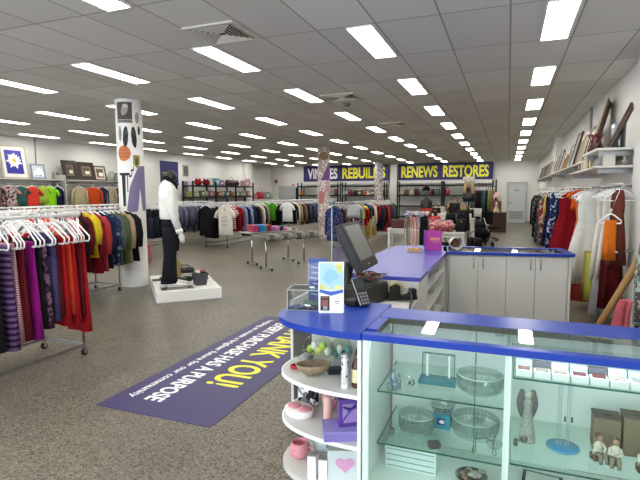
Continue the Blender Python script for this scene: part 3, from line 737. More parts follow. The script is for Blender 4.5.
t = thing('carton', 'narrow tan carton behind pink bottle on middle shelf', 'carton', (-1.06, 2.84, .32)); obj('box', MB().box((0, 0, .09), (.05, .04, .18), bev=.002), mat('tan_carton', 'a58f62', .6), t); obj('flap', MB().box((0, 0, .181), (.05, .04, .003)), mat('tan_flap', 'bba877', .6), t)
t = thing('toiletry_bottle', 'tall pale pink bottle on the middle round shelf', 'bottle', (-.955, 2.58, .32)); obj('body', MB().lathe([(.001, .02), (.024, .02), (.026, .03), (.026, .16), (.02, .17), (.001, .172)], seg=20), mat('pale_pink_plastic', 'e0b3a8', .35), t); obj('cap', MB().cyl((0, 0, 0), (0, 0, .022), .023, .023, 18), mat('brown_cap', '9a6f62', .3), t)
t = thing('pouch', 'pink patterned pouch behind the tall pink bottle', 'pouch', (-1.0, 2.74, .32)); obj('pouch', MB().blob((0, 0, .09), (.05, .035, .09), 6, .15), fabric('d98a9c', 'spots', 'f3d9dc', 1.2, 'b3405a'), t); obj('clasp', MB().cyl((-.02, -.036, .14), (.02, -.036, .14), .004), CHROME, t)
t = thing('gift_box', 'flat lavender box at the edge of the middle shelf', 'box', (-.83, 2.48, .32), .42); t.scale = (1.15, 1.2, 1.2); obj('box', MB().box((0, 0, .02), (.19, .13, .04), bev=.002), mat('lavender_carton', '7f74b4', .5), t); obj('lid', MB().box((0, 0, .042), (.194, .134, .012), bev=.002), mat('lavender_lid', '8a7fbd', .5), t)
t = thing('gift_pack', 'purple gift pack with ribbon standing on the lavender box', 'gift pack', (-.8, 2.5, .378), .6); t.scale = (1.2, 1.2, 1.2); obj('pack', MB().prism([(-.05, -.02), (.05, -.02), (.05, .02), (-.05, .02)], 0, .13), mat('purple_pack', '5b3f8f', .35), t); obj('window', MB().box((0, -.0215, .065), (.07, .002, .09)), mat('mauve_window', '9c7fb8', .2), t); obj('ribbon', MB().tube([(-.05, -.024, .01), (0, -.026, .08), (.05, -.024, .13)], .005, 6, flat=.5).tube([(.0, -.028, .08), (-.03, -.034, .1), (0, -.03, .085), (.03, -.034, .1)], .006, 6), mat('ribbon_violet', '40389c', .4), t)
# bottom shelf
t = thing('mug', 'pink rose-shaped mug on the bottom round shelf', 'mug', (-1.17, 2.66, .035)); t.scale = (1.25, 1.25, 1.1); obj('cup', MB().lathe([(.001, 0), (.035, 0), (.05, .02), (.05, .06), (.042, .085), (.037, .085), (.044, .06), (.042, .02), (.001, .01)], seg=24), mat('rose_pink', 'd98f97', .4, noise=.25, nscale=40), t); obj('handle', MB().tube([(.046, 0, .03), (.07, 0, .035), (.07, 0, .06), (.046, 0, .065)], .006, 8), mat('rose_pink_handle', 'd9a0a4', .4), t)
t = thing('toiletry_pack', 'teal and white plastic pack lying on the bottom round shelf', 'pack', (-1.03, 2.77, .035), .4); obj('pack', MB().blob((0, 0, .05), (.09, .05, .05), 14, .15), mat('pale_pack', 'cfdfe0', .3), t); obj('band', MB().box((.03, -.02, .06), (.07, .07, .05), bev=.01, rot=Matrix.Rotation(.3, 3, 'Y')), mat('teal_band', '4f9bab', .3), t)
for k, (x, y, h) in enumerate([(-1.01, 2.47, .14), (-.945, 2.48, .125)]):
    t = thing('carton', ['taller', 'shorter'][k] + ' narrow white carton with grey top on bottom round shelf', 'carton', (x, y, .035), .2); obj('box', MB().box((0, 0, h / 2), (.05, .05, h), bev=.002), WHITEPL, t); obj('top_flap', MB().box((0, 0, h + .002), (.05, .05, .005)), mat('grey_flap', '8d8a80', .5), t)
t = thing('gift_bag', 'clear gift bag with pink heart on the bottom round shelf', 'gift bag', (-.83, 2.53, .035), .3); obj('bag', MB().prism([(-.1, -.03), (.1, -.03), (.1, .03), (-.1, .03)], 0, .18), mat('frosted_bag', 'cbd5d3', .3), t)
hp = [(.055 * (16 * math.sin(a) ** 3) / 16, .05 * (13 * math.cos(a) - 5 * math.cos(2 * a) - 2 * math.cos(3 * a) - math.cos(4 * a)) / 16) for a in [2 * PI * k / 28 for k in range(28)]]
hb = MB(); hb.M = Matrix.Translation((0, -.032, .1)) @ Matrix.Rotation(PI / 2, 4, 'X'); hb.prism(hp, 0, .003); obj('heart', hb, mat('heart_pink', 'd59bc0', .4), t)
# ------------------------------------------------------------------ things on the counters
RY = lambda a: Matrix.Rotation(a, 3, 'Y'); RX = lambda a: Matrix.Rotation(a, 3, 'X'); RZ = lambda a: Matrix.Rotation(a, 3, 'Z')
GREYP = mat('grey_plastic', '3a3c3a', .5)
# touch screen terminal
t = thing('touch_screen', 'black touch screen terminal tilted back beside the clear counter screen', 'monitor', (-1.12, 3.72, .78))
R = RY(-.47)   # face turned up and towards the till side
hm = MB(); 
ctr = Vector((.0, 0, .47))
def face(b, x, y, z, dx, dy, dz, bev=0): b.box(ctr + R @ Vector((x, y, z)), (dx, dy, dz), rot=R, bev=bev); return b
hs = obj('housing', face(face(MB(), 0, 0, 0, .06, .46, .4, .008), -.045, 0, -.02, .05, .3, .26, .01), mat('charcoal_plastic', '191c1b', .5), t)
obj('bezel', face(MB(), .03, 0, 0, .012, .45, .39, .003), mat('bezel_black', '0f1110', .45), t)
obj('screen', face(MB(), .0355, 0, .025, .003, .37, .29), mat('grey_screen', '6a6c66', .3), t)
obj('logo', face(MB(), .0355, -.02, -.165, .002, .03, .012), mat('logo_silver', 'b4b6b4', .3), t)
obj('neck', MB().tube([(-.05, 0, .02), (-.09, 0, .15), (-.06, 0, .34)], [.05, .035, .04], 12), BLACKPL, t)
obj('base', MB().box((-.04, 0, .015), (.24, .22, .03), bev=.01), BLACKPL, t)
# clear counter screen
t = thing('counter_screen', 'tall clear acrylic screen standing on the counter behind the touch screen', 'acrylic screen', (-1.42, 4.5, .95))
obj('sheet', MB().box((0, -.05, .33), (.006, .98, .66)), ACRYL, t)
obj('edge', MB().box((0, -.543, .33), (.007, .006, .66)).box((0, .443, .33), (.007, .006, .66)), mat('acrylic_edge', '8fa9ad', .2), t)
obj('foot', MB().box((0.03, -.3, .008), (.14, .05, .016), bev=.003), ACRYL, t); obj('foot', MB().box((.03, .25, .008), (.14, .05, .016), bev=.003), ACRYL, t)
# receipt printer
t = thing('receipt_printer', 'wide black receipt printer on the white work surface', 'printer', (-1.05, 3.82, .78), 0)
t.location = (-1.08, 3.8, .78); t.rotation_euler.z = -.3
obj('body', MB().box((0, 0, .075), (.25, .36, .15), bev=.012), mat('printer_black', '1f2220', .45), t)
lid = obj('lid', MB().box((0, 0, .158), (.24, .34, .016), bev=.004), mat('printer_lid', '343833', .4), t)
gr = MB()
for k in range(7): gr.box((-.09 + .03 * k, .02, .168), (.008, .28, .006))
obj('ridges', gr, mat('ridge_grey', '585c55', .4), lid)
obj('paper_slot', MB().box((.1215, -.1, .07), (.003, .08, .05), bev=.001), mat('slot_grey', '3a3f3f', .5), t)
obj('power_light', MB().box((.122, .08, .07), (.003, .015, .03)), mat('label_grey', '8f9490', .4), t)
# eftpos handset on its dock
t = thing('card_terminal', 'black card payment terminal with keypad leaning beside the white stand', 'card terminal', (-.88, 2.97, .95), -.55)
obj('dock', MB().box((-.03, .0, .02), (.1, .13, .04), bev=.01), BLACKPL, t)
R = RX(-.9) 
c0 = Vector((0, .01, .085))
hb = MB().box(c0, (.085, .19, .035), rot=RY(1.05) @ RZ(PI / 2), bev=.008)
h_ = obj('handset', hb, mat('terminal_black', '1b1c1e', .4), t)
Rk = RY(1.05) @ RZ(PI / 2)
kb = MB()
for i in range(3):
    for j in range(4): kb.box(c0 + Rk @ Vector((-.024 + .024 * i, -.08 + .022 * j, .02)), (.017, .015, .006), rot=Rk, bev=.002)
obj('keypad', kb, mat('key_grey', '77797a', .5), h_)
obj('display', MB().box(c0 + Rk @ Vector((0, .05, .0185)), (.06, .05, .003), rot=Rk), mat('lcd_dark', '2f3b3d', .2), h_)
obj('side_trim', MB().box(c0 + Rk @ Vector((-.0435, 0, .012)), (.004, .18, .008), rot=Rk), mat('silver_trim', 'c3c4c2', .3, .5), h_)
# tape dispenser
t = thing('tape_dispenser', 'black tape dispenser with a cream roll on the work surface', 'tape dispenser', (-.82, 4.0, .78), .5)
t.scale = (1.2, 1.2, 1.15)
obj('body', MB().prism([(-.1, -.035), (.11, -.035), (.11, .035), (-.1, .035)], 0, .03).box((.085, 0, .05), (.05, .06, .06), bev=.01).box((-.05, -.028, .06), (.08, .012, .09), bev=.008).box((-.05, .028, .06), (.08, .012, .09), bev=.008), BLACKPL, t)
rb = MB(); rb.M = Matrix.Translation((-.04, 0, .085)) @ Matrix.Rotation(PI / 2, 4, 'X')
rb.lathe([(.03, -.02), (.055, -.02), (.055, .02), (.03, .02), (.03, -.02)], seg=24)
obj('tape_roll', rb, mat('cream_tape', 'a89f7c', .4), t)
tag(obj('power_cord', MB().tube([(-.79, 3.93, .8), (-.76, 3.98, .83), (-.73, 3.93, .87), (-.70, 3.85, .84), (-.69, 3.75, .8), (-.675, 3.6, .76), (-.67, 3.45, .6)], .008, 8), BLACKPL), 'black cord hanging over the work surface edge beside tape dispenser', 'cord')
cb = [('7a3a2c', 'reddish brown', 0), ('2b5f7a', 'blue', 1), ('b06a3c', 'orange', 2), ('1d1d1f', 'black', 3)]
for c, n, k in cb:
    q = random.Random(k + 3); pts = []
    for i in range(40):
        a = i * .55 + k
        pts.append((-1.06 + .012 * i * .5 * math.cos(a) * .6 + .05 * math.sin(i * .3 + k), 3.86 + .06 * math.sin(a) + .04 * math.cos(.4 * i + k), .962 + .008 * k + .03 * abs(math.sin(.7 * i + k))))
    tag(obj('cable', MB().tube(pts, .006, 6), mat('cable_' + c, c, .4)), n + ' cable in the tangle on top of the receipt printer', 'cable')
# brochure stand
t = thing('brochure_stand', 'white donation brochure stand with map picture on rounded counter end', 'brochure stand', (-.985, 2.73, .95), .31)
Rb = RX(-.1)
def brd(b, x, y, z, dx, dy, dz, bev=0): b.box(Vector((0, 0, 0)) + Rb @ Vector((x, y, z)), (dx, dy, dz), rot=Rb, bev=bev); return b
obj('board', brd(MB(), 0, 0, .155, .155, .012, .31, .005), WHITEPL, t)
mp = obj('map_print', brd(MB(), 0, -.0068, .222, .142, .0015, .165), mat('map_blue', '9cc3e8', .35), t)
for k, (x, z, rx, rz) in enumerate([(.045, .29, .028, .018), (.05, .262, .02, .02), (-.045, .152, .03, .012), (.045, .155, .03, .016), (-.062, .165, .012, .02)]):
    pl = [(x + rx * (1 + .25 * math.sin(3 * a + k)) * math.cos(a), z + rz * (1 + .25 * math.cos(4 * a + k)) * math.sin(a)) for a in [2 * PI * j / 18 for j in range(18)]]
    pl = [(min(.07, max(-.07, px)), min(.303, max(.141, pz))) for px, pz in pl]
    mg = MB(); mg.M = Rb.to_4x4() @ Matrix.Translation((0, -.0075, 0)) @ Matrix.Rotation(PI / 2, 4, 'X'); mg.prism(pl, 0, .001)
    obj('land', mg, mat('map_green', 'cfd07a', .4), mp)
lg = MB(); lg.M = Rb.to_4x4() @ Matrix.Translation((0, -.0075, 0)) @ Matrix.Rotation(PI / 2, 4, 'X')
lg.prism([(.0 + .045 * math.cos(a) * (1 + .2 * math.sin(2 * a)), .225 + .04 * math.sin(a) * (1 + .2 * math.cos(3 * a))) for a in [2 * PI * j / 20 for j in range(20)]], 0, .0006)
obj('sea', lg, mat('map_sea', '86b4ef', .35), mp)
cv = MB(); cv.M = Rb.to_4x4() @ Matrix.Translation((0, -.0065, 0)) @ Matrix.Rotation(PI / 2, 4, 'X')
cv.prism([(-.072, .142), (-.072, .124), (-.0, .104), (.072, .124), (.072, .142), (0, .13)], 0, .002)
obj('blue_band', cv, mat('band_blue', '2d57a8', .4), t)
cd = obj('card', brd(MB(), -.038, -.0075, .058, .056, .003, .088), mat('card_black', '191618', .4), t)
obj('card_print', brd(brd(MB(), -.038, -.0095, .06, .038, .001, .038), -.038, -.0095, .094, .04, .001, .008), mat('card_red', '8d4a42', .5), cd)
obj('card_figure', brd(MB(), -.036, -.0095, .03, .026, .001, .02), mat('card_grey', '96939a', .5), cd)
obj('small_print', brd(brd(MB(), .036, -.007, .07, .03, .001, .006), .036, -.007, .058, .024, .001, .004), mat('print_grey', '6f767c', .5), t)
obj('foot', MB().box((0, .03, .004), (.148, .09, .008), bev=.002), WHITEPL, t)
# blue leaflet holder
t = thing('leaflet_holder', 'clear leaflet holder with blue leaflet behind the white brochure stand', 'leaflet holder', (-1.125, 2.87, .95), .25)
obj('leaflet', MB().box((0, 0, .165), (.12, .004, .29)), mat('leaflet_blue', '33468a', .4), t)
ln = MB()
for k in range(6): ln.box((-.01 + .01 * (k % 2), -.0028, .25 - .035 * k), (.07 + .012 * (k % 3), .001, .01), rot=RY(.12))
obj('leaflet_lines', ln, mat('leaflet_pale', '8f9cc8', .4), t)
obj('holder', MB().box((0, -.006, .14), (.13, .003, .28)).box((0, .006, .14), (.13, .003, .28)).box((0, .0, .003), (.13, .06, .006)), ACRYL, t)
# acrylic donation box
t = thing('donation_box', 'clear acrylic donation box with coins and a note, left on rounded top', 'donation box', (-1.17, 2.8, .95), .2)
w_, d_, h_ = .22, .18, .13
bx = MB()
for s_ in (-1, 1): bx.box((s_ * w_ / 2, 0, h_ / 2), (.004, d_, h_)); bx.box((0, s_ * d_ / 2, h_ / 2), (w_, .004, h_))
bx.box((0, 0, h_), (w_, d_, .004)); bx.box((0, 0, .003), (w_, d_, .004))
obj('box', bx, ACRYL, t)
eg = MB()
for s_ in (-1, 1):
    for q in (-1, 1): eg.box((s_ * w_ / 2, q * d_ / 2, h_ / 2), (.004, .004, h_))
    eg.box((0, s_ * d_ / 2, h_), (w_, .004, .005)); eg.box((s_ * w_ / 2, 0, h_), (.005, d_, .005)); eg.box((0, s_ * d_ / 2, .004), (w_, .004, .004))
obj('edges', eg, mat('acrylic_edge_pale', 'b9c0c0', .2), t)
obj('slot_tab', MB().box((.03, .0, h_ + .004), (.03, .02, .004)), mat('white_tab', 'f4f4f2', .4), t)
for k in range(9):
    a = k * 2.1; rr = .012 + .006 * k
    o = tag(obj('coin', MB().cyl((0, 0, 0), (0, 0, .003), .012, .012, 14), mat(['coin_gold', 'coin_silver', 'coin_dark'][k % 3], ['9c8440', '9a9a98', '5c5a55'][k % 3], .35, .9)), ['gold', 'silver', 'dark'][k % 3] + ' coin lying in the clear donation box', 'coin', 'coins in the donation box')
    o.location = (-1.17 + rr * math.cos(a), 2.77 + rr * .6 * math.sin(a), .956 + .002 * (k % 4)); o.rotation_euler = (.2 * math.sin(k), .3 * math.cos(k), 0)
o = tag(obj('banknote', MB().prism([(-.06, -.028), (0, -.034), (.06, -.03), (.065, .03), (0, .026), (-.055, .033)], 0, .004), mat('note_green', '5f7a62', .7, noise=.3, nscale=40)), 'folded green banknote lying inside the clear donation box', 'banknote'); o.location = (-1.15, 2.83, .975); o.rotation_euler = (.25, .1, .4)
# far end of the register counter
t = thing('display_card', 'magenta folded display sign with gold lettering on the lilac counter', 'sign', (-.86, 6.2, .95), .06)
obj('front_panel', MB().box((.01, -.05, .125), (.19, .006, .25), bev=.001), mat('magenta_card', 'a01f86', .4), t)
obj('side_panel', MB().box((-.105, .0, .125), (.006, .12, .25), rz=.35), mat('violet_card', '7c2f96', .4), t)
gl = MB()
for k, (x, z, w) in enumerate([(.02, .155, .12), (.02, .135, .12), (.03, .105, .08), (-.07, .2, .02)]): gl.box((x, -.0538, z), (w, .001, .012 if k < 2 else .007))
obj('gold_print', gl, mat('gold_print', 'd2925a', .5), t)
t = thing('wooden_tray', 'small tan tray of offcuts beside the magenta sign', 'tray', (-1.06, 5.98, .95), .1)
obj('tray', MB().box((0, 0, .008), (.16, .12, .016), bev=.003).box((0, -.058, .022), (.16, .006, .035)).box((0, .058, .022), (.16, .006, .035)).box((-.078, 0, .022), (.006, .12, .035)).box((.078, 0, .022), (.006, .12, .035)), mat('tan_wood', 'c39a62', .6, noise=.15, nscale=30), t)
for k in range(4): obj('offcut', MB().box((-.05 + .033 * k, .01 * (k % 2), .032), (.028, .07, .02), rz=.3 * k, bev=.003), mat(['wood_pale', 'wood_dark'][k % 2], ['dcb987', '8a5c34'][k % 2], .6), t)
t = thing('paper_bag', 'crumpled white paper bag with brown inside on the cupboard counter', 'paper bag', (-.62, 6.42, .95), .3)
V = []
for i in range(5):
    f = i / 4
    V.append([((.075 + .02 * f) * math.cos(a) * (1 + .12 * math.sin(3 * a + 2 * i)), -.09 + .17 * f * 0 + (.06 + .02 * f) * math.sin(a) * .8 + .04 - .12 * f, .075 + (.065 + .012 * f) * math.sin(a + .4) * (1 + .15 * math.cos(4 * a + i))) for a in [2 * PI * k / 18 for k in range(18)]])
pb = MB()
R5 = []
for i in range(6):
    f = i / 5
    R5.append([((.06 + .022 * f) * math.cos(a) * (1 + .1 * math.sin(3 * a + 2 * i)), .1 - .2 * f, .075 + (.062 + .012 * f) * math.sin(a) * (1 + .1 * math.cos(4 * a + i))) for a in [2 * PI * k / 18 for k in range(18)]])
pb.loft(R5, caps=False)
obj('bag', pb, mat('white_paper', 'd9d5cf', .7), t); obj('contents', MB().blob((0, .0, .075), (.055, .06, .055), 3, .3), mat('brown_contents', '6d4630', .7, noise=.4, nscale=30), t)
# ------------------------------------------------------------------ clothes
def ripple(a, k, ph): return math.sin(k * a + ph)
def garment_mesh(name, rows, sleeves=None, n=22, fold=.0, seed=0, legs=None):
    """rows: (z, half width, half depth); folds deepen towards the hem; closed at both ends"""
    q = random.Random(seed); ph = q.uniform(0, 6); k1 = q.choice([5, 6, 7])
    b = MB()
    z0, z1 = rows[0][0], rows[-1][0]
    def ring(z, w, d, ox=0):
        t = (z0 - z) / (z0 - z1 + 1e-9); R = []
        for k in range(n):
            a = 2 * PI * k / n
            f = fold * t
            R.append((ox + w * math.copysign(abs(math.cos(a)) ** .75, math.cos(a)) * (1 + .06 * t * ripple(a, 3, ph)), d * math.sin(a) * (1 + f * ripple(a, k1, ph + 1)) + f * .02 * ripple(a, 4, ph), z))
        return R
    if legs is None: b.loft([ring(*r) for r in rows])
    else:
        b.loft([ring(*r) for r in rows])
        for s_ in (-1, 1): b.loft([ring(z, w, d, s_ * ox) for (z, w, d, ox) in legs])
    return b
def sleeve_mb(s_, pts, rad, flat=.6):
    return MB().tube([(s_ * x, y, z) for x, y, z in pts], rad, 10, flat=flat)
DUM = mat('cloth', '888888')
def hanger_mb(w=.2, drop=.1, col=None):
    b = MB(); q = col or 0
    b.tube([(.018, 0, -.012), (.017, 0, .008), (.008, 0, .017), (-.006, 0, .014), (-.012, 0, .002), (-.004, 0, -.018), (0, 0, -.05)], .0028 + q, 6)
    b.tube([(0, 0, -.05), (w * .35, 0, -.075), (w, 0, -.05 - drop), (w * .985, 0, -.075 - drop), (w * .9, 0, -.085 - drop), (-w * .9, 0, -.085 - drop), (-w * .985, 0, -.075 - drop), (-w, 0, -.05 - drop), (-w * .35, 0, -.075)], .0062 + q, 6, True)
    return b
HME = hanger_mb().mesh('clothes_hanger', WHITEPL)
HMF = hanger_mb(.2, .1, .006).mesh('clothes_hanger', WHITEPL)
SHLD = [(-.075, .04, .02), (-.09, .075, .03), (-.115, .14, .035), (-.15, .2, .038), (-.18, .222, .04)]
KINDS = {}
def defkind(k, h, body, sl=None, rad=None, **kw):
    KINDS[k] = dict(h=h, me=body.mesh(k, DUM), sl=None)
    if sl:
        KINDS[k]['sl'] = [sleeve_mb(s_, sl, rad).mesh('sleeve', DUM) for s_ in (-1, 1)]
KD = .045
defkind('t_shirt', .8, garment_mesh('t_shirt', SHLD + [(-.3, .215, KD), (-.55, .22, KD), (-.8, .23, KD)], fold=.35, seed=1), [(.17, 0, -.155), (.25, 0, -.23), (.3, 0, -.36)], [.05, .075, .085])
defkind('shirt', .88, garment_mesh('shirt', SHLD + [(-.3, .21, KD), (-.6, .22, KD), (-.88, .235, KD)], fold=.5, seed=2), [(.18, 0, -.15), (.245, 0, -.25), (.27, .01, -.5), (.275, 0, -.74)], [.045, .065, .058, .045])
defkind('coat', 1.1, garment_mesh('coat', SHLD + [(-.3, .23, .06), (-.65, .235, .06), (-1.1, .265, .065)], fold=.4, seed=3), [(.18, 0, -.15), (.26, 0, -.26), (.29, .01, -.52), (.3, -.01, -.8)], [.055, .075, .068, .055])
defkind('dress', 1.35, garment_mesh('dress', [(-.08, .1, .02), (-.12, .13, .03), (-.2, .15, .035), (-.36, .16, .04), (-.5, .14, .042), (-.7, .18, .05), (-1., .22, .055), (-1.35, .26, .06)], fold=.6, seed=4))
defkind('gown', 1.45, garment_mesh('gown', [(-.08, .09, .02), (-.12, .12, .03), (-.2, .14, .035), (-.34, .15, .04), (-.5, .14, .042), (-.75, .2, .06), (-1.1, .27, .075), (-1.45, .33, .085)], fold=.8, seed=5))
defkind('skirt', .95, garment_mesh('skirt', [(-.19, .17, .018), (-.21, .175, .022), (-.4, .18, .03), (-.7, .19, .036), (-.95, .2, .04)], fold=.8, seed=6))
defkind('trousers', 1.05, garment_mesh('trousers', [(-.17, .17, .02), (-.25, .18, .035), (-.42, .19, .04)], legs=[(-.4, .1, .04, .09), (-.7, .085, .036, .095), (-1.05, .085, .034, .1)], fold=.3, seed=7))
KNAME = {'t_shirt': ('t_shirt', 'T-shirt'), 'shirt': ('shirt', 'long-sleeved shirt'), 'coat': ('jacket', 'jacket'), 'dress': ('dress', 'dress'), 'gown': ('dress', 'long dress'), 'skirt': ('skirt', 'draped garment'), 'trousers': ('trousers', 'pair of trousers')}
CATN = {'t_shirt': 'T-shirt', 'shirt': 'shirt', 'coat': 'jacket', 'dress': 'dress', 'gown': 'dress', 'skirt': 'garment', 'trousers': 'trousers'}
def garment(kind, m, loc, rz, label, group, sx=1., sz=1., sd=1., hanger=True, cat=None):
    K = KINDS[kind]
    o = link(KNAME[kind][0], K['me'], None, loc); o.rotation_euler = (0, 0, rz); o.scale = (sx, sd, sz)
    setmat(o, m); tag(o, label, cat or CATN[kind], group)
    if K['sl']:
        for me in K['sl']: s_ = link('sleeve', me, o); setmat(s_, m)
    if hanger:
        h = link('hanger', HMF, o); h.scale = (1 / sx, 1 / sd, 1 / sz)
    return o

# ------------------------------------------------------------------ rolling racks
def rack(x, ya, yb, z, dx, label, base=.1, ends=(True, True), group='chrome double rail clothes racks'):
    t = thing('clothes_rack', label, 'clothes rack', (x, (ya + yb) / 2, 0), 0, group)
    hl = (yb - ya) / 2
    for s_ in (-1, 1):
        obj('rail', MB().cyl((s_ * dx, -hl, z), (s_ * dx, hl, z), .016), RAILM, t)
        for e in (-1, 1):
            obj('post', MB().cyl((s_ * dx, e * (hl - .04), base), (s_ * dx, e * (hl - .04), z), .0125), CHROME, t)
            c = obj('caster', MB().cyl((s_ * dx - .012, e * (hl - .04), .035), (s_ * dx + .012, e * (hl - .04), .035), .035, .035, 16), RUBBER, t)
            obj('fork', MB().box((s_ * dx - .018, e * (hl - .04), .055), (.004, .03, .06)).box((s_ * dx + .018, e * (hl - .04), .055), (.004, .03, .06)).box((s_ * dx, e * (hl - .04), .085), (.04, .03, .01)), CHROME, c)
        obj('base_rail', MB().box((s_ * dx, 0, base + .015), (.02, 2 * hl - .08, .03)), STEEL, t)
        obj('rail_stop', MB().sphere((s_ * dx, hl, z), .02, 10, 6), RUBBER, t); obj('rail_stop', MB().sphere((s_ * dx, -hl, z), .02, 10, 6), RUBBER, t)
    for e in (-1, 1):
        obj('cross_bar', MB().box((0, e * (hl - .04), base + .015), (2 * dx, .02, .03)), STEEL, t)
        obj('top_bar', MB().cyl((-dx, e * (hl - .04), z - .02), (dx, e * (hl - .04), z - .02), .01), STEEL, t)
    return t
DIM = mat
def load(items, x, y, step, z, where, group, rz0=0, jit=.05, hanger=True, endname='aisle', sd=1.):
    """items hang one behind the other along Y from y, each (kind, colour word, material[, sx, sz])"""
    for i, it in enumerate(items):
        kind, cw, m = it[:3]; sx = it[3] if len(it) > 3 else 1.; sz = it[4] if len(it) > 4 else 1.
        lab = '%s %s, %s from the %s end %s' % (cw, KNAME[kind][1], nth(i), endname, where)
        garment(kind, m, (x + rnd.uniform(-.015, .015), y + step * i, z), rz0 + rnd.uniform(-jit, jit), lab, group, sx, sz, sd, hanger)
F = fabric
red = F('a3141c'); crim = F('5e1119'); mag = F('8e1379'); blk = F('17151a'); plum = F('3c1a44', 'stripe', '6f5a80', 1.2); org = F('c23c1e'); navy = F('1d2244'); nvd = F('26306a', 'spots', '8c93b8', 1.); plaid = F('d9cdd0', 'check', 'a03a55', 2.2, 'b78896')
tan = F('b39c7d'); olive = F('56603f'); gg = F('56645d'); bflor = F('27335e', 'floral', '8d97a8', .8, '3d4a50'); yel = F('e3c62b'); redchk = F('a3232b', 'check', '7a151e', 1.5); cor = F('b23c3e')
cream = F('e2ddcf'); wht = F('ececea'); bst = F('6b6f8a', 'vstripe', '464a66', .9); den = F('2c3442'); gry = F('6d7078'); teal = F('2e5a5e'); lime = F('6ccd22'); pnk = F('cf6f84'); prin = F('5a2b66', 'stripe', '2e4f6a', 1.5); darkflor = F('2a1c2c', 'floral', '7b5a6e', 1.1, '45283f')

# near left rack: far end at the aisle, runs towards the camera
RX1, RY1 = -4.37, 3.75
rack(RX1, 1.2, RY1, 1.47, .29, 'chrome double-rail clothes rack nearest at left, with red clothes', .1)
nr = [('skirt', 'bright red', red, 1., 1.25), ('skirt', 'dark crimson', crim, .92, 1.07), ('skirt', 'red', red, .95, 1.12), ('skirt', 'orange-red', org, .95, 1.02), ('skirt', 'red', red, .98, 1.12), ('skirt', 'crimson', crim, .9, 1.0),
      ('trousers', 'purple printed', prin, .9, .95), ('skirt', 'dark floral', darkflor, .95, 1.1), ('skirt', 'black', blk, .9, 1.05), ('skirt', 'magenta', mag, .95, 1.17), ('skirt', 'dark crimson', crim, 1., 1.15), ('skirt', 'white and red plaid', plaid, .85, 1.16), ('skirt', 'purple and grey striped', plum, 1., 1.2), ('skirt', 'black', blk, 1., 1.18), ('skirt', 'plum', F('45173f'), 1., 1.12), ('skirt', 'black', blk, 1., 1.2), ('skirt', 'magenta', mag, 1., 1.1), ('skirt', 'dark floral', darkflor, 1., 1.15)]
yy = RY1 - .09
for i, it in enumerate(nr):
    lab = '%s %s, %s from aisle end on nearest rack right rail' % (it[1], KNAME[it[0]][1], nth(i))
    y = yy - [0, .05, .115, .17, .235, .31, .36, .43, .5, .545, .68, .735, .81, .94, 1.0, 1.06, 1.12, 1.18][i]
    garment(it[0], it[2], (RX1 + .29 + rnd.uniform(-.012, .012), y, 1.478), rnd.uniform(-.14, .14) - .12, lab, 'garments on the nearest left rack', it[3], it[4], 1., False)
    for j in range(2 if i % 2 == 0 else 1):
        h = link('clothes_hanger', HME, None, (RX1 + .29, y - .022 * j - .002, 1.48)); h.rotation_euler = (0, 0, -.12 + rnd.uniform(-.15, .15)); h.scale = (1.1, 1.15, 1.45)
        tag(h, 'white plastic clothes hanger on the right rail of nearest left rack', 'hanger', 'white hangers on the right rail of the nearest rack')
lr = [('skirt', 'red', red, .95, 1.12), ('skirt', 'scarlet', F('b5201c'), .95, 1.0), ('skirt', 'red', red, .95, 1.1), ('skirt', 'black', blk, .9, 1.), ('skirt', 'dark red', crim, .95, 1.1), ('skirt', 'black', blk, .9, 1.1), ('skirt', 'plum', F('45173f'), .9, 1.1), ('skirt', 'black', blk, .9, 1.1)]
for i, it in enumerate(lr):
    lab = '%s %s, %s from aisle end on left rail of nearest left rack' % (it[1], KNAME[it[0]][1], nth(i))
    y = yy - .05 - i * .11
    garment(it[0], it[2], (RX1 - .29, y, 1.478), rnd.uniform(-.14, .14) - .1, lab, 'garments on the nearest left rack', it[3], it[4], 1., False)
    h = link('clothes_hanger', HME, None, (RX1 - .29, y, 1.48)); h.rotation_euler = (0, 0, -.12 + rnd.uniform(-.15, .15)); h.scale = (1.1, 1.15, 1.45)
    tag(h, 'white plastic clothes hanger on the left rail of the nearest left rack', 'hanger', 'white hangers on the left rail of the nearest rack')

# second left rack: coats
rack(-6.5, 3.4, 6.52, 1.43, .27, 'chrome clothes rack of coats just before the decorated column', .1)
it2 = [('coat', 'black', blk, 1.12, .98), ('coat', 'tan', tan), ('coat', 'olive green', olive), ('coat', 'grey-green', gg, 1.04), ('coat', 'blue floral', bflor), ('coat', 'navy', navy, 1., 1.03), ('coat', 'coral red', cor, 1.03, 1.06), ('coat', 'red check', redchk, 1., 1.08), ('coat', 'bright yellow', yel, 1., .8), ('coat', 'crimson', crim), ('coat', 'black', blk), ('coat', 'red', red), ('shirt', 'pale pink', F('d8a9a9')), ('coat', 'grey', gry), ('shirt', 'cream', cream), ('coat', 'coral', F('e2573f')), ('shirt', 'white', wht), ('coat', 'coral', F('d8503c')), ('shirt', 'cream', cream)]
for i, it in enumerate(it2):
    sx = it[3] if len(it) > 3 else 1; sz = it[4] if len(it) > 4 else 1
    garment(it[0], it[2], (-6.5 + .27, 6.68 - i * .112, 1.438), rnd.uniform(-.1, .1) - .1, '%s %s, %s from the column end of the coat rack' % (it[1], KNAME[it[0]][1], nth(i)), 'garments on the coat rack', sx, sz * .86)
for i in range(10):
    c = [('black', blk), ('navy', navy), ('grey', gry), ('red', red), ('cream', cream)][i % 5]
    garment(['coat', 'shirt'][i % 2], c[1], (-6.5 - .27, 6.4 - i * .24, 1.438), rnd.uniform(-.1, .1), '%s garment, %s from the column end on the coat rack left rail' % (c[0], nth(i)), 'garments on the left rail of the coat rack')

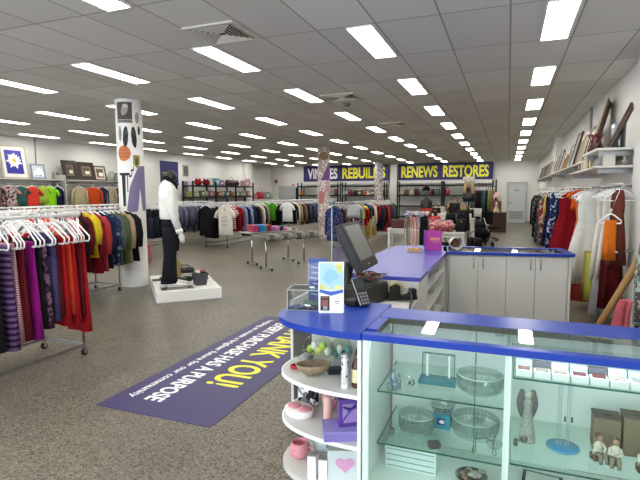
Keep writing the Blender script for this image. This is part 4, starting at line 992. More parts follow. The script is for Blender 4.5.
# third rack line, far left behind the coats
rack(-10.3, 7.4, 11.2, 1.37, .28, 'clothes rack before the left wall shelves, mostly hidden behind coats', .1)
rack(-10.3, 11.5, 15.2, 1.37, .28, 'clothes rack of striped shirts behind the mannequin', .1)
pal3 = [('cream', cream), ('white', wht), ('pale pink', F('d8a9a9')), ('grey', gry), ('white', wht), ('black', blk), ('pale blue', F('a9b6c8'))]
for i in range(20):
    c = pal3[i % 7]
    garment(['t_shirt', 'shirt'][i % 2], c[1], (-10.02, 7.5 + i * .18, 1.378), rnd.uniform(-.1, .1), '%s %s, %s from camera end of rack before left wall' % (c[0], ['T-shirt', 'shirt'][i % 2], nth(i)), 'garments on the rack before the left wall')
dj = [('trousers', 'dark denim', den), ('trousers', 'charcoal', F('25272c')), ('trousers', 'dark denim', den), ('trousers', 'black', blk), ('trousers', 'dark blue', F('2b3a52')), ('trousers', 'denim', F('3a4a60')), ('trousers', 'black', blk), ('trousers', 'dark denim', den)]
load(dj, -10.02, 11.65, .13, 1.378, 'of the striped shirt rack', 'trousers on the striped shirt rack', endname='camera')
ss = []
for i in range(20):
    c = [('blue striped', bst), ('lilac striped', F('77778f', 'vstripe', '54556e', 1.2)), ('blue-grey', F('4d526a')), ('pale striped', F('8d8f9c', 'vstripe', '5c6076', 1.)), ('slate', F('41465a'))][i % 5]
    ss.append(('shirt', c[0], c[1]))
load(ss, -10.02, 12.8, .125, 1.378, 'of the row of striped shirts', 'striped shirts behind the mannequin', endname='camera')

# white T-shirt rack
rack(-8.35, 12.7, 16.4, 1.36, .38, 'clothes rack with white T-shirt facing out at its end', .1)
t_ = [('shirt', 'black', blk, 1.05, 1.15), ('shirt', 'black', blk, 1.05, 1.1), ('coat', 'black', blk, 1., 1.), ('coat', 'black', blk, 1., .9)] + [('shirt', n, c) for n, c in [('charcoal', F('33343a')), ('navy', navy), ('grey', gry), ('black', blk), ('navy', navy), ('charcoal', F('33343a'))]]
load(t_, -8.73, 12.75, .13, 1.368, 'of the T-shirt rack left rail', 'dark garments on the T-shirt rack', endname='near')
tw = garment('t_shirt', F('e6e1d2'), (-7.97, 12.66, 1.368), .08, 'cream-white printed T-shirt facing out at the end of its rack', 'garments on the right rail of the T-shirt rack', 1.05, 1.2)
pr = MB()
for r in range(3):
    for c in range(3): pr.tube([(-.07 + .07 * c + .02 * math.cos(a), -.062, -.35 - .1 * r + .022 * math.sin(a)) for a in [2 * PI * k / 10 for k in range(10)]], .004, 4, True)
pr.box((0, -.058, -.16), (.03, .003, .05))
obj('print', pr, mat('shirt_print', '6e6b64', .8), tw)
t_ = [('t_shirt', 'red and white striped', F('b33a40', 'stripe', 'e3dcd4', .8)), ('shirt', 'dark red', F('7c1a22')), ('shirt', 'red', red), ('shirt', 'light blue', F('7f95c0')), ('shirt', 'navy', navy), ('shirt', 'pale blue', F('93a5c4')), ('coat', 'navy', navy), ('shirt', 'black', blk), ('shirt', 'brown check', F('6b5a4a', 'check', '3b322b', 1.)), ('shirt', 'cream', cream), ('shirt', 'charcoal', F('33343a')), ('shirt', 'tan', tan), ('shirt', 'black', blk), ('shirt', 'khaki', F('8a8264')), ('coat', 'dark grey', F('2f3034')), ('shirt', 'charcoal', F('33343a'))]
load(t_, -7.97, 12.86, .2, 1.368, 'of the T-shirt rack right rail', 'garments on the right rail of the T-shirt rack', endname='near')

# green and white tops rack
rack(-7.4, 15.2, 20.4, 1.4, .33, 'clothes rack with bright green and white tops facing out', .1)
garment('t_shirt', F('5fb522'), (-7.87, 15.1, 1.408), .1, 'bright lime green top at the front of its rail, left half', 'green tops facing out', .55, .85)
garment('t_shirt', F('4a9a1e'), (-7.6, 15.1, 1.408), -.1, 'slightly darker green top beside the bright lime one, nearer the white top', 'green tops facing out', .5, .85)
load([('shirt', 'black', blk, .9, .85), ('shirt', 'black', blk), ('shirt', 'dark green', F('28402c')), ('shirt', 'grey', gry), ('shirt', 'tan', tan), ('shirt', 'navy', navy)], -7.73, 15.18, .2, 1.408, 'of the green tops rail', 'garments on the green tops rail', endname='near')
load([('t_shirt', 'white', wht, .85, .9), ('shirt', 'black', blk, 1.08, .92), ('shirt', 'cream', cream), ('shirt', 'tan', tan), ('shirt', 'brown', F('5b4030')), ('shirt', 'khaki', F('8a8264')), ('shirt', 'maroon', F('4a1c26')), ('shirt', 'blue-grey', F('4d5a70')), ('shirt', 'denim', F('3a4a60')), ('shirt', 'light denim', F('5d7088')), ('shirt', 'blue', F('3c4d78')), ('shirt', 'grey-blue', F('6a7686')), ('shirt', 'denim', F('3a4a60')), ('shirt', 'slate', F('565c74')), ('shirt', 'grey', gry), ('shirt', 'pale blue', F('93a5c4')), ('shirt', 'charcoal', F('33343a')), ('shirt', 'slate', F('565c74')), ('shirt', 'denim', F('3a4a60')), ('shirt', 'grey', gry), ('shirt', 'black', blk), ('shirt', 'dark grey', F('2f3034'))], -7.07, 15.18, .22, 1.408, 'of the white top rail', 'garments on the white top rail', endname='near')

# rack behind the touch screen
rack(-4.55, 13.7, 18.6, 1.36, .3, 'clothes rack behind the touch screen with mixed tops and trousers', .1)
load([('shirt', 'navy spotted', nvd, 1., 1.3), ('shirt', 'navy', navy, 1., 1.2), ('shirt', 'khaki', F('8a8264')), ('shirt', 'tan', tan), ('shirt', 'cream', cream), ('shirt', 'brown', F('5b4030')), ('shirt', 'black', blk), ('shirt', 'grey', gry)], -4.85, 13.75, .17, 1.368, 'of rail behind touch screen, left', 'garments on the left rail behind the touch screen', endname='near')
load([('t_shirt', 'short white', wht, .95, .55), ('trousers', 'dark red', F('7c1a22'), .8, .9), ('t_shirt', 'yellow', F('dcc843'), 1., .6), ('shirt', 'red', red, .95, .8), ('t_shirt', 'denim blue', F('3b5478'), 1.1, .62), ('shirt', 'black', blk, 1., .6), ('trousers', 'pale yellow', F('d9b96a'), .95, 1.1), ('shirt', 'cream', cream, 1., .95), ('trousers', 'beige', F('c7b18a'), 1., 1.05), ('shirt', 'red', red, 1., .7), ('shirt', 'navy', navy), ('coat', 'charcoal', F('33343a'), 1., .9), ('shirt', 'maroon', F('6a1a2a')), ('shirt', 'black', blk), ('coat', 'coral red', F('b04048'), 1., 1.), ('coat', 'dark red', F('82202a'), 1., 1.), ('shirt', 'navy', navy), ('coat', 'slate blue', F('3d4a58'), 1., 1.), ('coat', 'grey-green', gg, 1., .95), ('coat', 'charcoal', F('33343a'), 1., .9)], -4.25, 13.75, .24, 1.368, 'of rail behind touch screen, right', 'garments on the right rail behind the touch screen', endname='near')

# right wall rail of dresses
RRX = 1.2
t = thing('wall_rail', 'long chrome clothes rail fixed along the right wall under shelf', 'clothes rail', (RRX, 13., 1.74))
obj('rail', MB().cyl((0, -6.7, 0), (0, 6.6, 0), .014), CHROME, t)
for k in range(7): obj('bracket', MB().box((.15, -6.2 + 2.05 * k, .0), (.3, .012, .03)), STEEL, t)
rw = [(19.2, 'coat', 'black', blk, 1., 1.55), (18.4, 'coat', 'black', blk, 1., 1.5), (17.7, 'coat', 'black patterned', F('1f1f22', 'floral', '7d7f80', .8, '3c4448'), 1., 1.5), (17.1, 'dress', 'teal-grey', F('33504f'), 1.1, 1.25), (16.6, 'shirt', 'red and white', F('c2321f', 'floral', 'e6d9cf', .7, 'a52a1c'), .95, 1.5), (15.9, 'dress', 'green patterned', F('3f5648', 'floral', 'b5ad98', .9, '8c2f2a'), 1.1, 1.2), (15.3, 'dress', 'red patterned', F('a8362c', 'floral', 'd9cfc0', .9, '3d4a48'), 1., 1.1), (14.7, 'shirt', 'yellow', F('d8bf5f'), .9, 1.), (14.0, 'dress', 'navy', navy, 1., 1.1), (13.4, 'gown', 'navy', navy, .95, 1.), (12.8, 'dress', 'blue and white', F('27407c', 'floral', 'c9cfd8', .8, '1b2750'), 1., 1.05), (12.2, 'gown', 'dark red', F('6c1220'), .95, 1.), (11.6, 'gown', 'dark maroon', F('550f1c'), .95, 1.), (11.0, 'shirt', 'navy', navy, .9, 1.), (10.5, 'gown', 'crimson', F('8d0f1c'), 1.0, .98), (10.0, 'gown', 'deep red', F('8a1420'), 1., 1.), (9.5, 't_shirt', 'bright orange', F('e2641a'), .72, .5), (9.15, 'dress', 'salmon orange', F('c77646'), .85, 1.05), (8.8, 'gown', 'pale gold', F('cdb488'), .95, 1.08), (8.15, 't_shirt', 'white long', wht, .75, .62), (7.75, 'gown', 'white', F('e9e7e2'), 1.1, .95), (7.25, 'dress', 'white lace', F('e4dfd2'), .66, .9), (6.98, 'gown', 'long pale grey', F('c3c2c2'), .58, 1.13), (6.8, 'dress', 'cream', cream, .62, .85), (6.6, 'dress', 'maroon', F('5a1518'), .4, 1.), (6.42, 'dress', 'brown', F('6e3a30'), .4, .68)]
for i, (y, k, cw, m, sx, sz) in enumerate(rw):
    garment(k, m, (RRX + rnd.uniform(-.02, .0) - (.1 if sx > .99 else 0), y, 1.748), rnd.uniform(-.1, .1) + .12, '%s %s, %s from the far end of right wall rail' % (cw, KNAME[k][1], nth(i)), 'clothes on the right wall rail', sx, sz, 1.3, y > 8.3)
    if y <= 8.3:
        h = link('clothes_hanger', HME, None, (RRX, y, 1.755)); h.rotation_euler = (0, 0, rnd.uniform(-.3, .3)); h.scale = (.85, 1.2, 1)
        tag(h, 'white hanger holding the %s garment %s from far end of right rail' % (cw, nth(i)), 'hanger', 'white hangers on the right wall rail')
# empty white hangers near the front of that rail
for i in range(5):
    h = link('clothes_hanger', HME, None, (RRX, 6.4 + .21 * i + .04, 1.755)); h.rotation_euler = (0, 0, rnd.uniform(-.6, .6)); h.scale = (.85, 1.2, 1)
    tag(h, 'empty white hanger between the white and brown dresses on the right rail', 'hanger', 'empty white hangers on the right wall rail')

t = thing('wall_rail', 'short low chrome rail beneath the white dresses at the right wall', 'clothes rail', (RRX - .05, 7.4, 1.0))
obj('rail', MB().cyl((0, -1.2, 0), (0, 1.2, 0), .012), CHROME, t)
for k in range(2): obj('bracket', MB().box((.17, -1.0 + 2. * k, 0), (.34, .012, .03)), STEEL, t)
for y, kind, cw, m, sx, sz, z in [(7.95, 'skirt', 'coral pink', F('dc5f52'), 1.25, .98, 1.0), (7.8, 'skirt', 'coral', F('cf5548'), 1.2, .9, 1.0), (7.6, 'skirt', 'tan', F('b09a5e'), .8, .8, 1.0), (7.4, 'skirt', 'lime green', F('c6cf5c'), .75, .85, 1.0), (6.75, 'skirt', 'maroon', F('5a1518'), .4, .8, 1.0), (6.3, 'skirt', 'tangerine', F('dc7422'), .36, .6, 1.46)]:
    gq = garment(kind, m, (RRX - .05 - (.06 if z > 1.2 else 0), y, z + .006), .1, '%s skirt hanging low beneath the dresses on the right wall' % cw, 'skirts under the right wall dresses', sx, sz, 1.2, z > 1.2)
    if z > 1.2: hk = obj('hook_chain', MB().cyl((0, 0, .0), (.1, 0, .29), .004), CHROME, gq); hk.scale = (1 / sx, 1 / 1.2, 1 / sz); gq.children[0].scale = (.55 / sx, .5, .8 / sz)
# ------------------------------------------------------------------ columns
CW = mat('column_white', 'e2e0dc', .5, noise=.03, nscale=3)
CR_ = .225
def decal(col, cx, cy, phi, z, pts, m, name='decal', r=CR_ + .0025):
    """a printed picture stuck round the column: pts in metres (s along the surface, t up) about its centre"""
    base = math.atan2(-cy, -cx); b = MB()
    def P(s, t): a = base + phi + s / CR_; return (cx + r * math.cos(a), cy + r * math.sin(a), z + t)
    ss = [p[0] for p in pts]; s0, s1 = min(ss), max(ss)
    n = max(4, int((s1 - s0) / .012)); V = []; F_ = []
    def spans(s):
        ys = []
        for k in range(len(pts)):
            (xa, ya), (xb, yb) = pts[k], pts[(k + 1) % len(pts)]
            if (xa <= s) != (xb <= s): ys.append(ya + (yb - ya) * (s - xa) / (xb - xa))
        ys.sort(); return [(ys[q], ys[q + 1]) for q in range(0, len(ys) - 1, 2)]
    e_ = (s1 - s0) / n
    for k in range(n):
        sa, sb = s0 + e_ * k, s0 + e_ * (k + 1)
        A, B_ = spans(sa + e_ * .03), spans(sb - e_ * .03)
        if len(A) != len(B_): A = B_ = spans((sa + sb) / 2)
        for (a0, a1), (b0, b1) in zip(A, B_):
            o = len(V); V += [P(sa, a0), P(sb, b0), P(sb, b1), P(sa, a1)]; F_.append([o, o + 1, o + 2, o + 3])
    b.add(V, F_, True)
    return obj(name, b, m, col)
def rect(w, h): 
    P = []
    for (a, b_, c, d) in ((-1, -1, 1, -1), (1, -1, 1, 1), (1, 1, -1, 1), (-1, 1, -1, -1)):
        for k in range(4): f = k / 4; P.append(((a + (c - a) * f) * w / 2, (b_ + (d - b_) * f) * h / 2))
    return P
def ell(w, h, n=20): return [(w / 2 * math.cos(2 * PI * k / n), h / 2 * math.sin(2 * PI * k / n)) for k in range(n)]
def column(cx, cy, m, label):
    c = struct('column', MB().lathe([(CR_, 0), (CR_, CZ)], (cx, cy, 0), 40), m, label); return c
c1 = column(-6.35, 7.0, CW, 'white round column with printed pictures of shoes, basketball and trousers')
DK = mat('print_black', '1b1b1d', .6); PG = mat('print_grey_photo', '4a4744', .6); PG2 = mat('print_pale_grey', '9b948c', .6)
cx, cy = -6.35, 7.0
decal(c1, cx, cy, -.36, 3.11, rect(.27, .3), PG, 'photo_print')
decal(c1, cx, cy, -.31, 3.13, [(x * .9 + y * .25, y) for x, y in ell(.13, .2)], PG2, 'photo_face', CR_ + .004)
decal(c1, cx, cy, -.25, 3.19, ell(.1, .07), mat('print_light', 'c2bbb0', .6), 'photo_hat', CR_ + .005)
decal(c1, cx, cy, -.36, 2.93, rect(.27, .05), mat('print_caption', '6d6a66', .6, noise=.5, nscale=60), 'photo_caption')
decal(c1, cx, cy, -.75, 2.72, ell(.07, .27), mat('print_sole', '8a8583', .6, noise=.3, nscale=40), 'sandal_print')
for s_ in (-1, 1): 
    decal(c1, cx, cy, .0 + s_ * .26, 2.66, [(x + s_ * .012 - s_ * .06 * y, y) for x, y in ell(.095, .37)], DK, 'shoe_print')
    decal(c1, cx, cy, .0 + s_ * .26, 2.74, ell(.05, .12), mat('print_charcoal', '3b3a3c', .6), 'shoe_opening', CR_ + .004)
decal(c1, cx, cy, .62, 3.0, ell(.09, .2), PG2, 'figure_print'); decal(c1, cx, cy, .75, 2.78, ell(.06, .16), DK, 'figure_print')
decal(c1, cx, cy, -.5, 2.38, ell(.24, .27, 28), mat('print_orange', 'b8693a', .6, noise=.1, nscale=30), 'basketball_print')
for k in range(3): decal(c1, cx, cy, -.5, 2.38 + .06 * (k - 1), rect(.2 - .04 * abs(k - 1), .008), mat('print_brown', '6b3a22', .6), 'basketball_seam', CR_ + .004)
decal(c1, cx, cy, .45, 2.24, [(-.06, .11), (.06, .11), (.06, -.04), (0, -.12), (-.06, -.04)], mat('print_gold_green', '8d8440', .6), 'badge_print')
decal(c1, cx, cy, .45, 2.24, rect(.05, .12), mat('print_dark_green', '4b5330', .6), 'badge_centre', CR_ + .004)
for ph, z in ((-.02, 2.02), (.14, 2.12)):
    decal(c1, cx, cy, ph, z, [(.01, .12), (.018, .12), (.018, -.02), (.0, -.06), (-.04, -.05), (-.03, -.02), (.005, -.02)], DK, 'earring_print')
decal(c1, cx, cy, -.55, 1.8, [(-.1, .24), (.1, .24), (.1, .2), (.02, .19), (.015, -.35), (-.045, -.35), (-.04, .19), (-.1, .2)], DK, 'hammer_print')
decal(c1, cx, cy, -.3, 1.85, rect(.02, .3), mat('print_taupe', '6f665d', .6), 'tool_print')
decal(c1, cx, cy, .3, 1.74, [(.06, .42), (.25, .43), (.27, -.36), (.12, -.38), (.08, .05), (.02, -.38), (-.17, -.4), (-.1, .05), (-.03, .22)], mat('print_lilac_grey', '756b8c', .6, noise=.12, nscale=12), 'trousers_print')
flor = F('e6e0dc', 'floral', 'c29a9c', .7, 'b5aa98'); flor2 = F('dcd6da', 'floral', '8a7ba6', .7, 'b0ab84')
c2 = column(-6.3, 16.7, flor, 'round column wrapped in faded floral print with purple shape')
decal(c2, -6.3, 16.7, .45, 2.4, [(.08, .32), (.2, .32), (.28, .0), (.3, -.28), (-.2, -.28), (-.12, -.1)], mat('print_purple', '6b3a7d', .6, noise=.2, nscale=8), 'coat_print')
decal(c2, -6.3, 16.7, -.4, 1.5, ell(.24, .5), mat('print_rose', 'b06a72', .6, noise=.3, nscale=12), 'dress_print')
decal(c2, -6.3, 16.7, .0, 2.98, ell(.34, .3), mat('print_ochre', '7d6a42', .6, noise=.4, nscale=20), 'flower_print')
c3 = column(-6.45, 25.4, flor2, 'farthest round column wrapped in violet floral print')

# ------------------------------------------------------------------ plinth and mannequin
PA = .76
pm = Matrix.Rotation(PA, 4, 'Z')
PO = Vector((-4.97, 5.9, 0))
def PW(u, v, z=0): return PO + Vector((u * math.cos(PA) - v * math.sin(PA), u * math.sin(PA) + v * math.cos(PA), z))
PH = .17
o = tag(obj('plinth', MB().box((.5, .82, PH / 2), (1.0, 1.64, PH), bev=.004), mat('plinth_white', 'dcdad5', .5)), 'low white display plinth under the mannequin', 'plinth'); o.location = PO; o.rotation_euler.z = PA
mq = thing('mannequin', 'black-headed mannequin in white shirt and black trousers on the white plinth', 'mannequin', PW(.27, .42, PH), PA)
SKN = mat('mannequin_black', '1a191a', .35); MWH = mat('mannequin_white', 'e2dfd8', .4)
# local +x is the way it faces; y to its left
def ring(cx, cy, z, rx, ry, n=18, p=1.): return [(cx + rx * math.cos(2 * PI * k / n), cy + ry * math.sin(2 * PI * k / n), z) for k in range(n)]
UP = .13
obj('torso', MB().loft([ring(0, 0, z + UP, rx, ry) for z, rx, ry in [(.85, .09, .14), (1., .1, .15), (1.3, .105, .17), (1.48, .08, .16), (1.52, .05, .07), (1.58, .05, .055)]]), SKN, mq)
sh = MB().loft([ring(cx_, 0, z + UP, rx, ry, 22) for z, rx, ry, cx_ in [(.97, .14, .19, .0), (1.0, .15, .195, .0), (1.12, .145, .195, -.005), (1.28, .145, .2, -.01), (1.4, .14, .21, -.015), (1.5, .115, .19, -.02), (1.55, .085, .13, -.02), (1.585, .06, .075, -.005), (1.6, .03, .04, .0)]])
obj('shirt', sh, F('f6f4ee'), mq)
for s_ in (-1, 1):
    pts = [(-.01, s_ * .17, 1.5 + UP), (.0, s_ * .225, 1.38 + UP), (.01, s_ * .245, 1.12 + UP), (.12, s_ * .24, .92)] if s_ < 0 else [(-.01, .17, 1.5 + UP), (.0, .225, 1.38 + UP), (.03, .25, 1.15 + UP), (.12, .24, .96)]
    sl = obj('sleeve', MB().tube(pts, [.07, .08, .065, .05], 12), F('f6f4ee'), mq)
    e = Vector(pts[-1])
    obj('cuff', MB().tube([e + Vector((-.01, 0, .03)), e + Vector((.012, 0, -.03))], [.053, .057], 12), F('eceae4'), sl)
    hb = MB().loft([[(e.x + .02 + ox + rx * math.cos(a), e.y + ry * math.sin(a), e.z + z) for a in [2 * PI * k / 10 for k in range(10)]] for z, rx, ry, ox in [(-.02, .026, .02, 0), (-.06, .036, .018, .005), (-.11, .04, .016, .01), (-.125, .03, .012, .012)]])
    for k in range(4): hb.tube([(e.x + .005 + .02 * k, e.y, e.z - .115), (e.x + .012 + .02 * k, e.y, e.z - .16 + .006 * abs(k - 1.5)), (e.x + .022 + .018 * k, e.y - s_ * .012, e.z - .195 + .008 * abs(k - 1.5))], [.009, .008, .006], 7)
    hb.tube([(e.x + .05, e.y, e.z - .06), (e.x + .075, e.y - s_ * .01, e.z - .09), (e.x + .08, e.y - s_ * .014, e.z - .12)], [.012, .01, .007], 7)
    obj('hand', hb, MWH, mq)
obj('head', MB().loft([ring(cx_, 0, z + .08, rx, ry) for z, rx, ry, cx_ in [(1.6, .05, .05, .03), (1.64, .065, .06, .05), (1.68, .08, .068, .06), (1.73, .08, .07, .055), (1.77, .06, .05, .04), (1.79, .03, .025, .035)]]).sphere((.135, 0, 1.76), (.014, .012, .018), 8, 6), SKN, mq)
obj('scarf', MB().tube([(.07 * math.cos(a) + .02, .085 * math.sin(a), 1.71 + .01 * math.sin(2 * a) - .05 * math.cos(a)) for a in [2 * PI * k / 16 for k in range(16)]], .036, 10, True).tube([(.07, .05, 1.69), (.125, .06, 1.63), (.14, .07, 1.58)], [.038, .035, .025], 10, flat=.5), F('1b1a1d'), mq)
obj('trousers', MB().loft([ring(0, 0, z + UP, rx, ry) for z, rx, ry in [(.78, .125, .165), (.9, .125, .17), (.99, .118, .165)]]).loft([ring(cx_, .09, z, rx, ry) for z, rx, ry, cx_ in [(.07, .13, .09, -.02), (.25, .11, .08, -.01), (.5, .1, .078, 0), (.8, .12, .088, .0), (.98, .12, .085, 0)]]).loft([ring(cx_, -.09, z, rx, ry) for z, rx, ry, cx_ in [(.07, .13, .09, -.05), (.25, .11, .08, -.04), (.5, .1, .078, -.02), (.8, .12, .088, .0), (.98, .12, .085, 0)]]), F('1d1e24'), mq)
obj('belt', MB().loft([ring(0, 0, z, .128, .178) for z in (1.08, 1.115)]), F('202024'), mq)
for s_, ox in ((1, .1), (-1, .04)):
    R6 = []
    for i in range(8):
        f = i / 7; x = -.12 + .33 * f; h = [.07, .085, .085, .08, .07, .055, .045, .02][i]; w = [.03, .038, .04, .042, .048, .05, .045, .02][i]
        R6.append([(ox + x, s_ * .1 + w * math.cos(a), max(.012, h / 2 + h / 2 * math.sin(a)) + .01) for a in [2 * PI * k / 14 for k in range(14)]])
    sb = obj('shoe', MB().loft(R6), mat('white_shoe', 'e8e6e2', .4), mq)
    obj('sole', MB().loft([[(ox + .05 + .17 * math.cos(a), s_ * .1 + .046 * math.sin(a), z) for a in [2 * PI * k / 20 for k in range(20)]] for z in (0, .018)]), mat('white_sole', 'd5d2cc', .5), sb)
jk = obj('jacket', MB().loft([[(.06 + rx * math.cos(a), .27 + .03 * math.sin(a), z) for a in [2 * PI * k / 14 for k in range(14)]] for z, rx in [(.55, .1), (.8, .12), (1.05, .09)]]), F('141416'), mq)
# goods on the plinth
def onp(u, v): p = PW(u, v, PH); return (p.x, p.y, p.z)
t = thing('display_board', 'flat dark glossy board under the white shoes on plinth', 'board', onp(.33, .22), PA); obj('board', MB().box((0, 0, .006), (.5, .26, .012), bev=.002), mat('dark_gloss_board', '3b3632', .15), t); obj('edge', MB().box((0, -.131, .006), (.5, .004, .013)), mat('pale_board_edge', '9a938a', .4), t)
t = thing('planter', 'square charcoal pot of red flowers on the plinth', 'planter', onp(.72, .4), PA + .1)
obj('pot', MB().loft([[(s_x * w, s_y * w, z) for s_x, s_y in ((-1, -1), (1, -1), (1, 1), (-1, 1))] for z, w in [(0, .085), (.2, .115), (.2, .1), (.15, .095)]], smooth=False), mat('charcoal_pot', '3f3e42', .5), t)
for k in range(9):
    a = k * 2.4; r = .02 + .008 * k
    fl = obj('flower', MB().blob((r * math.cos(a), r * math.sin(a), .21 + .012 * (k % 3)), (.028, .028, .022), k, .3), mat(['flower_red', 'flower_cream', 'flower_pink'][k % 3], ['a83a3a', 'd8c6a8', 'b8606a'][k % 3], .6), t)
t = thing('boots', 'black boots lying between the white shoes and pot', 'boots', onp(.5, .62), PA + .2)
obj('boot', MB().blob((-.08, 0, .06), (.13, .07, .06), 3, .2), mat('black_leather', '161517', .4), t); obj('boot', MB().blob((.06, .08, .055), (.12, .06, .055), 5, .2), mat('black_leather', '161517', .4), t)
def handbag(label, loc, rz, w, d, h, m, group=None, strap=True, cat='handbag'):
    t = thing('handbag', label, cat, loc, rz, group)
    obj('body', MB().loft([[(w / 2 * f * math.copysign(abs(math.cos(a)) ** .5, math.cos(a)), d / 2 * g * math.sin(a), z * h) for a in [2 * PI * k / 20 for k in range(20)]] for z, f, g in [(0, .9, .8), (.06, 1, 1), (.5, 1., 1.), (.85, .93, .75), (1., .88, .35)]]), m, t)
    if strap: obj('strap', MB().tube([(w * .3 * math.cos(a), 0, h * .97 + h * .45 * math.sin(a)) for a in [PI * k / 10 for k in range(11)]], .009, 6), m, t)
    obj('clasp', MB().box((0, -d / 2 * .8, h * .8), (.03, .012, .02), bev=.003), mat('brass', 'a8905a', .3, .8), t)
    return t
handbag('black handbag lying on a pale box at the back of the plinth', onp(.55, 1.1)[:2] + (PH + .1,), PA, .36, .13, .1, mat('black_leather', '161517', .4))
t = thing('display_box', 'pale grey box under the black handbag on plinth', 'box', onp(.58, 1.1), PA); obj('box', MB().box((0, 0, .05), (.4, .26, .1), bev=.004), mat('pale_box', 'c9c4ba', .6), t); obj('lid', MB().box((0, 0, .095), (.41, .27, .012), bev=.002), mat('pale_box', 'c9c4ba', .6), t)
t = thing('jug', 'yellow slender jug behind the mannequin trousers', 'jug', onp(.42, .9), 0); obj('body', MB().lathe([(.001, 0), (.05, 0), (.06, .1), (.04, .22), (.025, .3), (.035, .36), (.03, .36), (.02, .3), (.001, .28)], seg=18), mat('ochre_glaze', '9d8344', .35), t); obj('handle', MB().tube([(.03, 0, .34), (.08, 0, .3), (.05, 0, .2)], .008, 7), mat('ochre_glaze', '9d8344', .35), t)
t = thing('folded_cloth', 'folded yellow-green cloth at the right back of the plinth', 'cloth', onp(.85, .95), PA); obj('fold', MB().box((0, 0, .015), (.2, .16, .03), bev=.01), F('a9a878'), t); obj('top_fold', MB().box((-.01, 0, .04), (.19, .14, .022), bev=.009), F('b5b48a'), t)
t = thing('sandals', 'small dark sandals at the left back of the plinth', 'sandals', onp(.12, 1.1), PA)
for s_ in (-1, 1): obj('sandal', MB().box((0, s_ * .05, .008), (.22, .07, .016), bev=.006).tube([(.02, s_ * .05 - .035, .012), (.03, s_ * .05, .045), (.02, s_ * .05 + .035, .012)], .012, 6), mat('dark_sandal', '4b463f', .6), t)
# red trolley-like stool behind the column
t = thing('step_stool', 'small red metal step stool behind the white plinth', 'stool', (-8.15, 9.3, 0), .6)
RD = mat('red_paint', 'a51e22', .4)
obj('seat', MB().box((0, 0, .42), (.3, .28, .03), bev=.01), RD, t); obj('step', MB().box((0, -.14, .22), (.28, .18, .03), bev=.01), RD, t)
for sx in (-1, 1):
    for sy in (-1, 1): obj('leg', MB().cyl((sx * .14, sy * .2, 0), (sx * .12, sy * .1, .42), .012), RD, t)

# ------------------------------------------------------------------ two rolling tables of goods
TBR = math.atan2(.92, .52) 
def roll_table(cx, cy, rz, L_, Wd, label):
    t = thing('rolling_table', label, 'table', (cx, cy, 0), rz, 'chrome-legged rolling tables')
    obj('tabletop', MB().box((0, 0, .76), (L_, Wd, .022), bev=.004), mat('grey_tabletop', 'b3b1ab', .35), t)
    obj('edge_trim', MB().box((0, -Wd / 2, .755), (L_, .006, .03)).box((0, Wd / 2, .755), (L_, .006, .03)), STEEL, t)
    for e in (-1, 1):
        x = e * .52
        obj('post', MB().cyl((x, 0, .07), (x, 0, .75), .02), CHROME, t)
        obj('foot', MB().box((x, 0, .075), (.035, Wd * .95, .02), bev=.004), CHROME, t)
        for s_ in (-1, 1):
            c = obj('caster', MB().cyl((x - .012, s_ * Wd * .44, .03), (x + .012, s_ * Wd * .44, .03), .03, .03, 14), RUBBER, t)
            obj('fork', MB().box((x, s_ * Wd * .44, .058), (.034, .02, .016)), CHROME, c)
    obj('beam', MB().cyl((-.52, 0, .68), (.52, 0, .68), .014), CHROME, t)
    return t
roll_table(-4.61, 9.78, TBR, 1.45, .5, 'nearer chrome-legged rolling table spread with grey patterned scarves')
roll_table(-5.3, 10.4, TBR, 1.45, .46, 'farther chrome-legged rolling table piled with pink and blue cloth')
ux, uy = math.cos(TBR), math.sin(TBR); vx, vy = -uy, ux
for k in range(12):
    u = -.66 + .12 * k
    m = [F('a5a19a', 'floral', '4a4843', 1.8, '75706a'), F('8c8983', 'check', '4d4a46', 3.5), F('b7b3aa', 'floral', '5b4d42', 2.2, '8a8580')][k % 3]
    for s_ in ((-1,)):
        t = thing('scarf', 'patterned grey scarf draped over the near table edge, %s from near end' % nth(k), 'scarf', (-4.61 + ux * u, 9.78 + uy * u, .772), TBR, 'scarves draped on the nearer rolling table')
        obj('cloth', MB().loft([[(w * math.cos(a) * .075, y + .0, z + .012 * math.sin(a)) for a in [2 * PI * q / 8 for q in range(8)]] for y, z, w in [(.2, .012, .9), (.0, .02, 1.), (-.2, .014, 1.), (-.25, .01, 1.)]]).loft([[(.076 * math.cos(a), -.262 + .012 * math.sin(a), z) for a in [2 * PI * q / 8 for q in range(8)]] for z in (.02, -.06, -.1 - .02 * (k % 2))]), m, t)
for k in range(10):
    u = -.5 + .12 * k
    c = [('pink', 'c6486e'), ('blue', '3f74b8'), ('turquoise', '3fa3b8'), ('red', 'a8293a'), ('lilac', '9a6fae'), ('rose', 'd58aa0'), ('navy', '2b3468'), ('pink', 'cf5f7c'), ('white', 'd9d6d2'), ('mauve', 'a0697c')][k]
    for j in range(1 + (k < 7) + (k < 4)):
        t = thing('folded_cloth', '%s folded cloth %s, %s along the farther rolling table' % (c[0], ['at the bottom', 'in the middle', 'on top'][j], nth(k)), 'folded cloth', (-5.3 + ux * u, 10.4 + uy * u, .772 + .055 * j), TBR + rnd.uniform(-.2, .2), 'folded cloths on the farther rolling table')
        obj('fold', MB().box((0, 0, .014), (.15, .34, .028), bev=.01), F(c[1]), t); obj('upper_fold', MB().box((.005, .01, .04), (.14, .32, .024), bev=.009), F(c[1], 'spots', 'd8d4d4', .8) if k % 3 == 0 else F(c[1]), t)

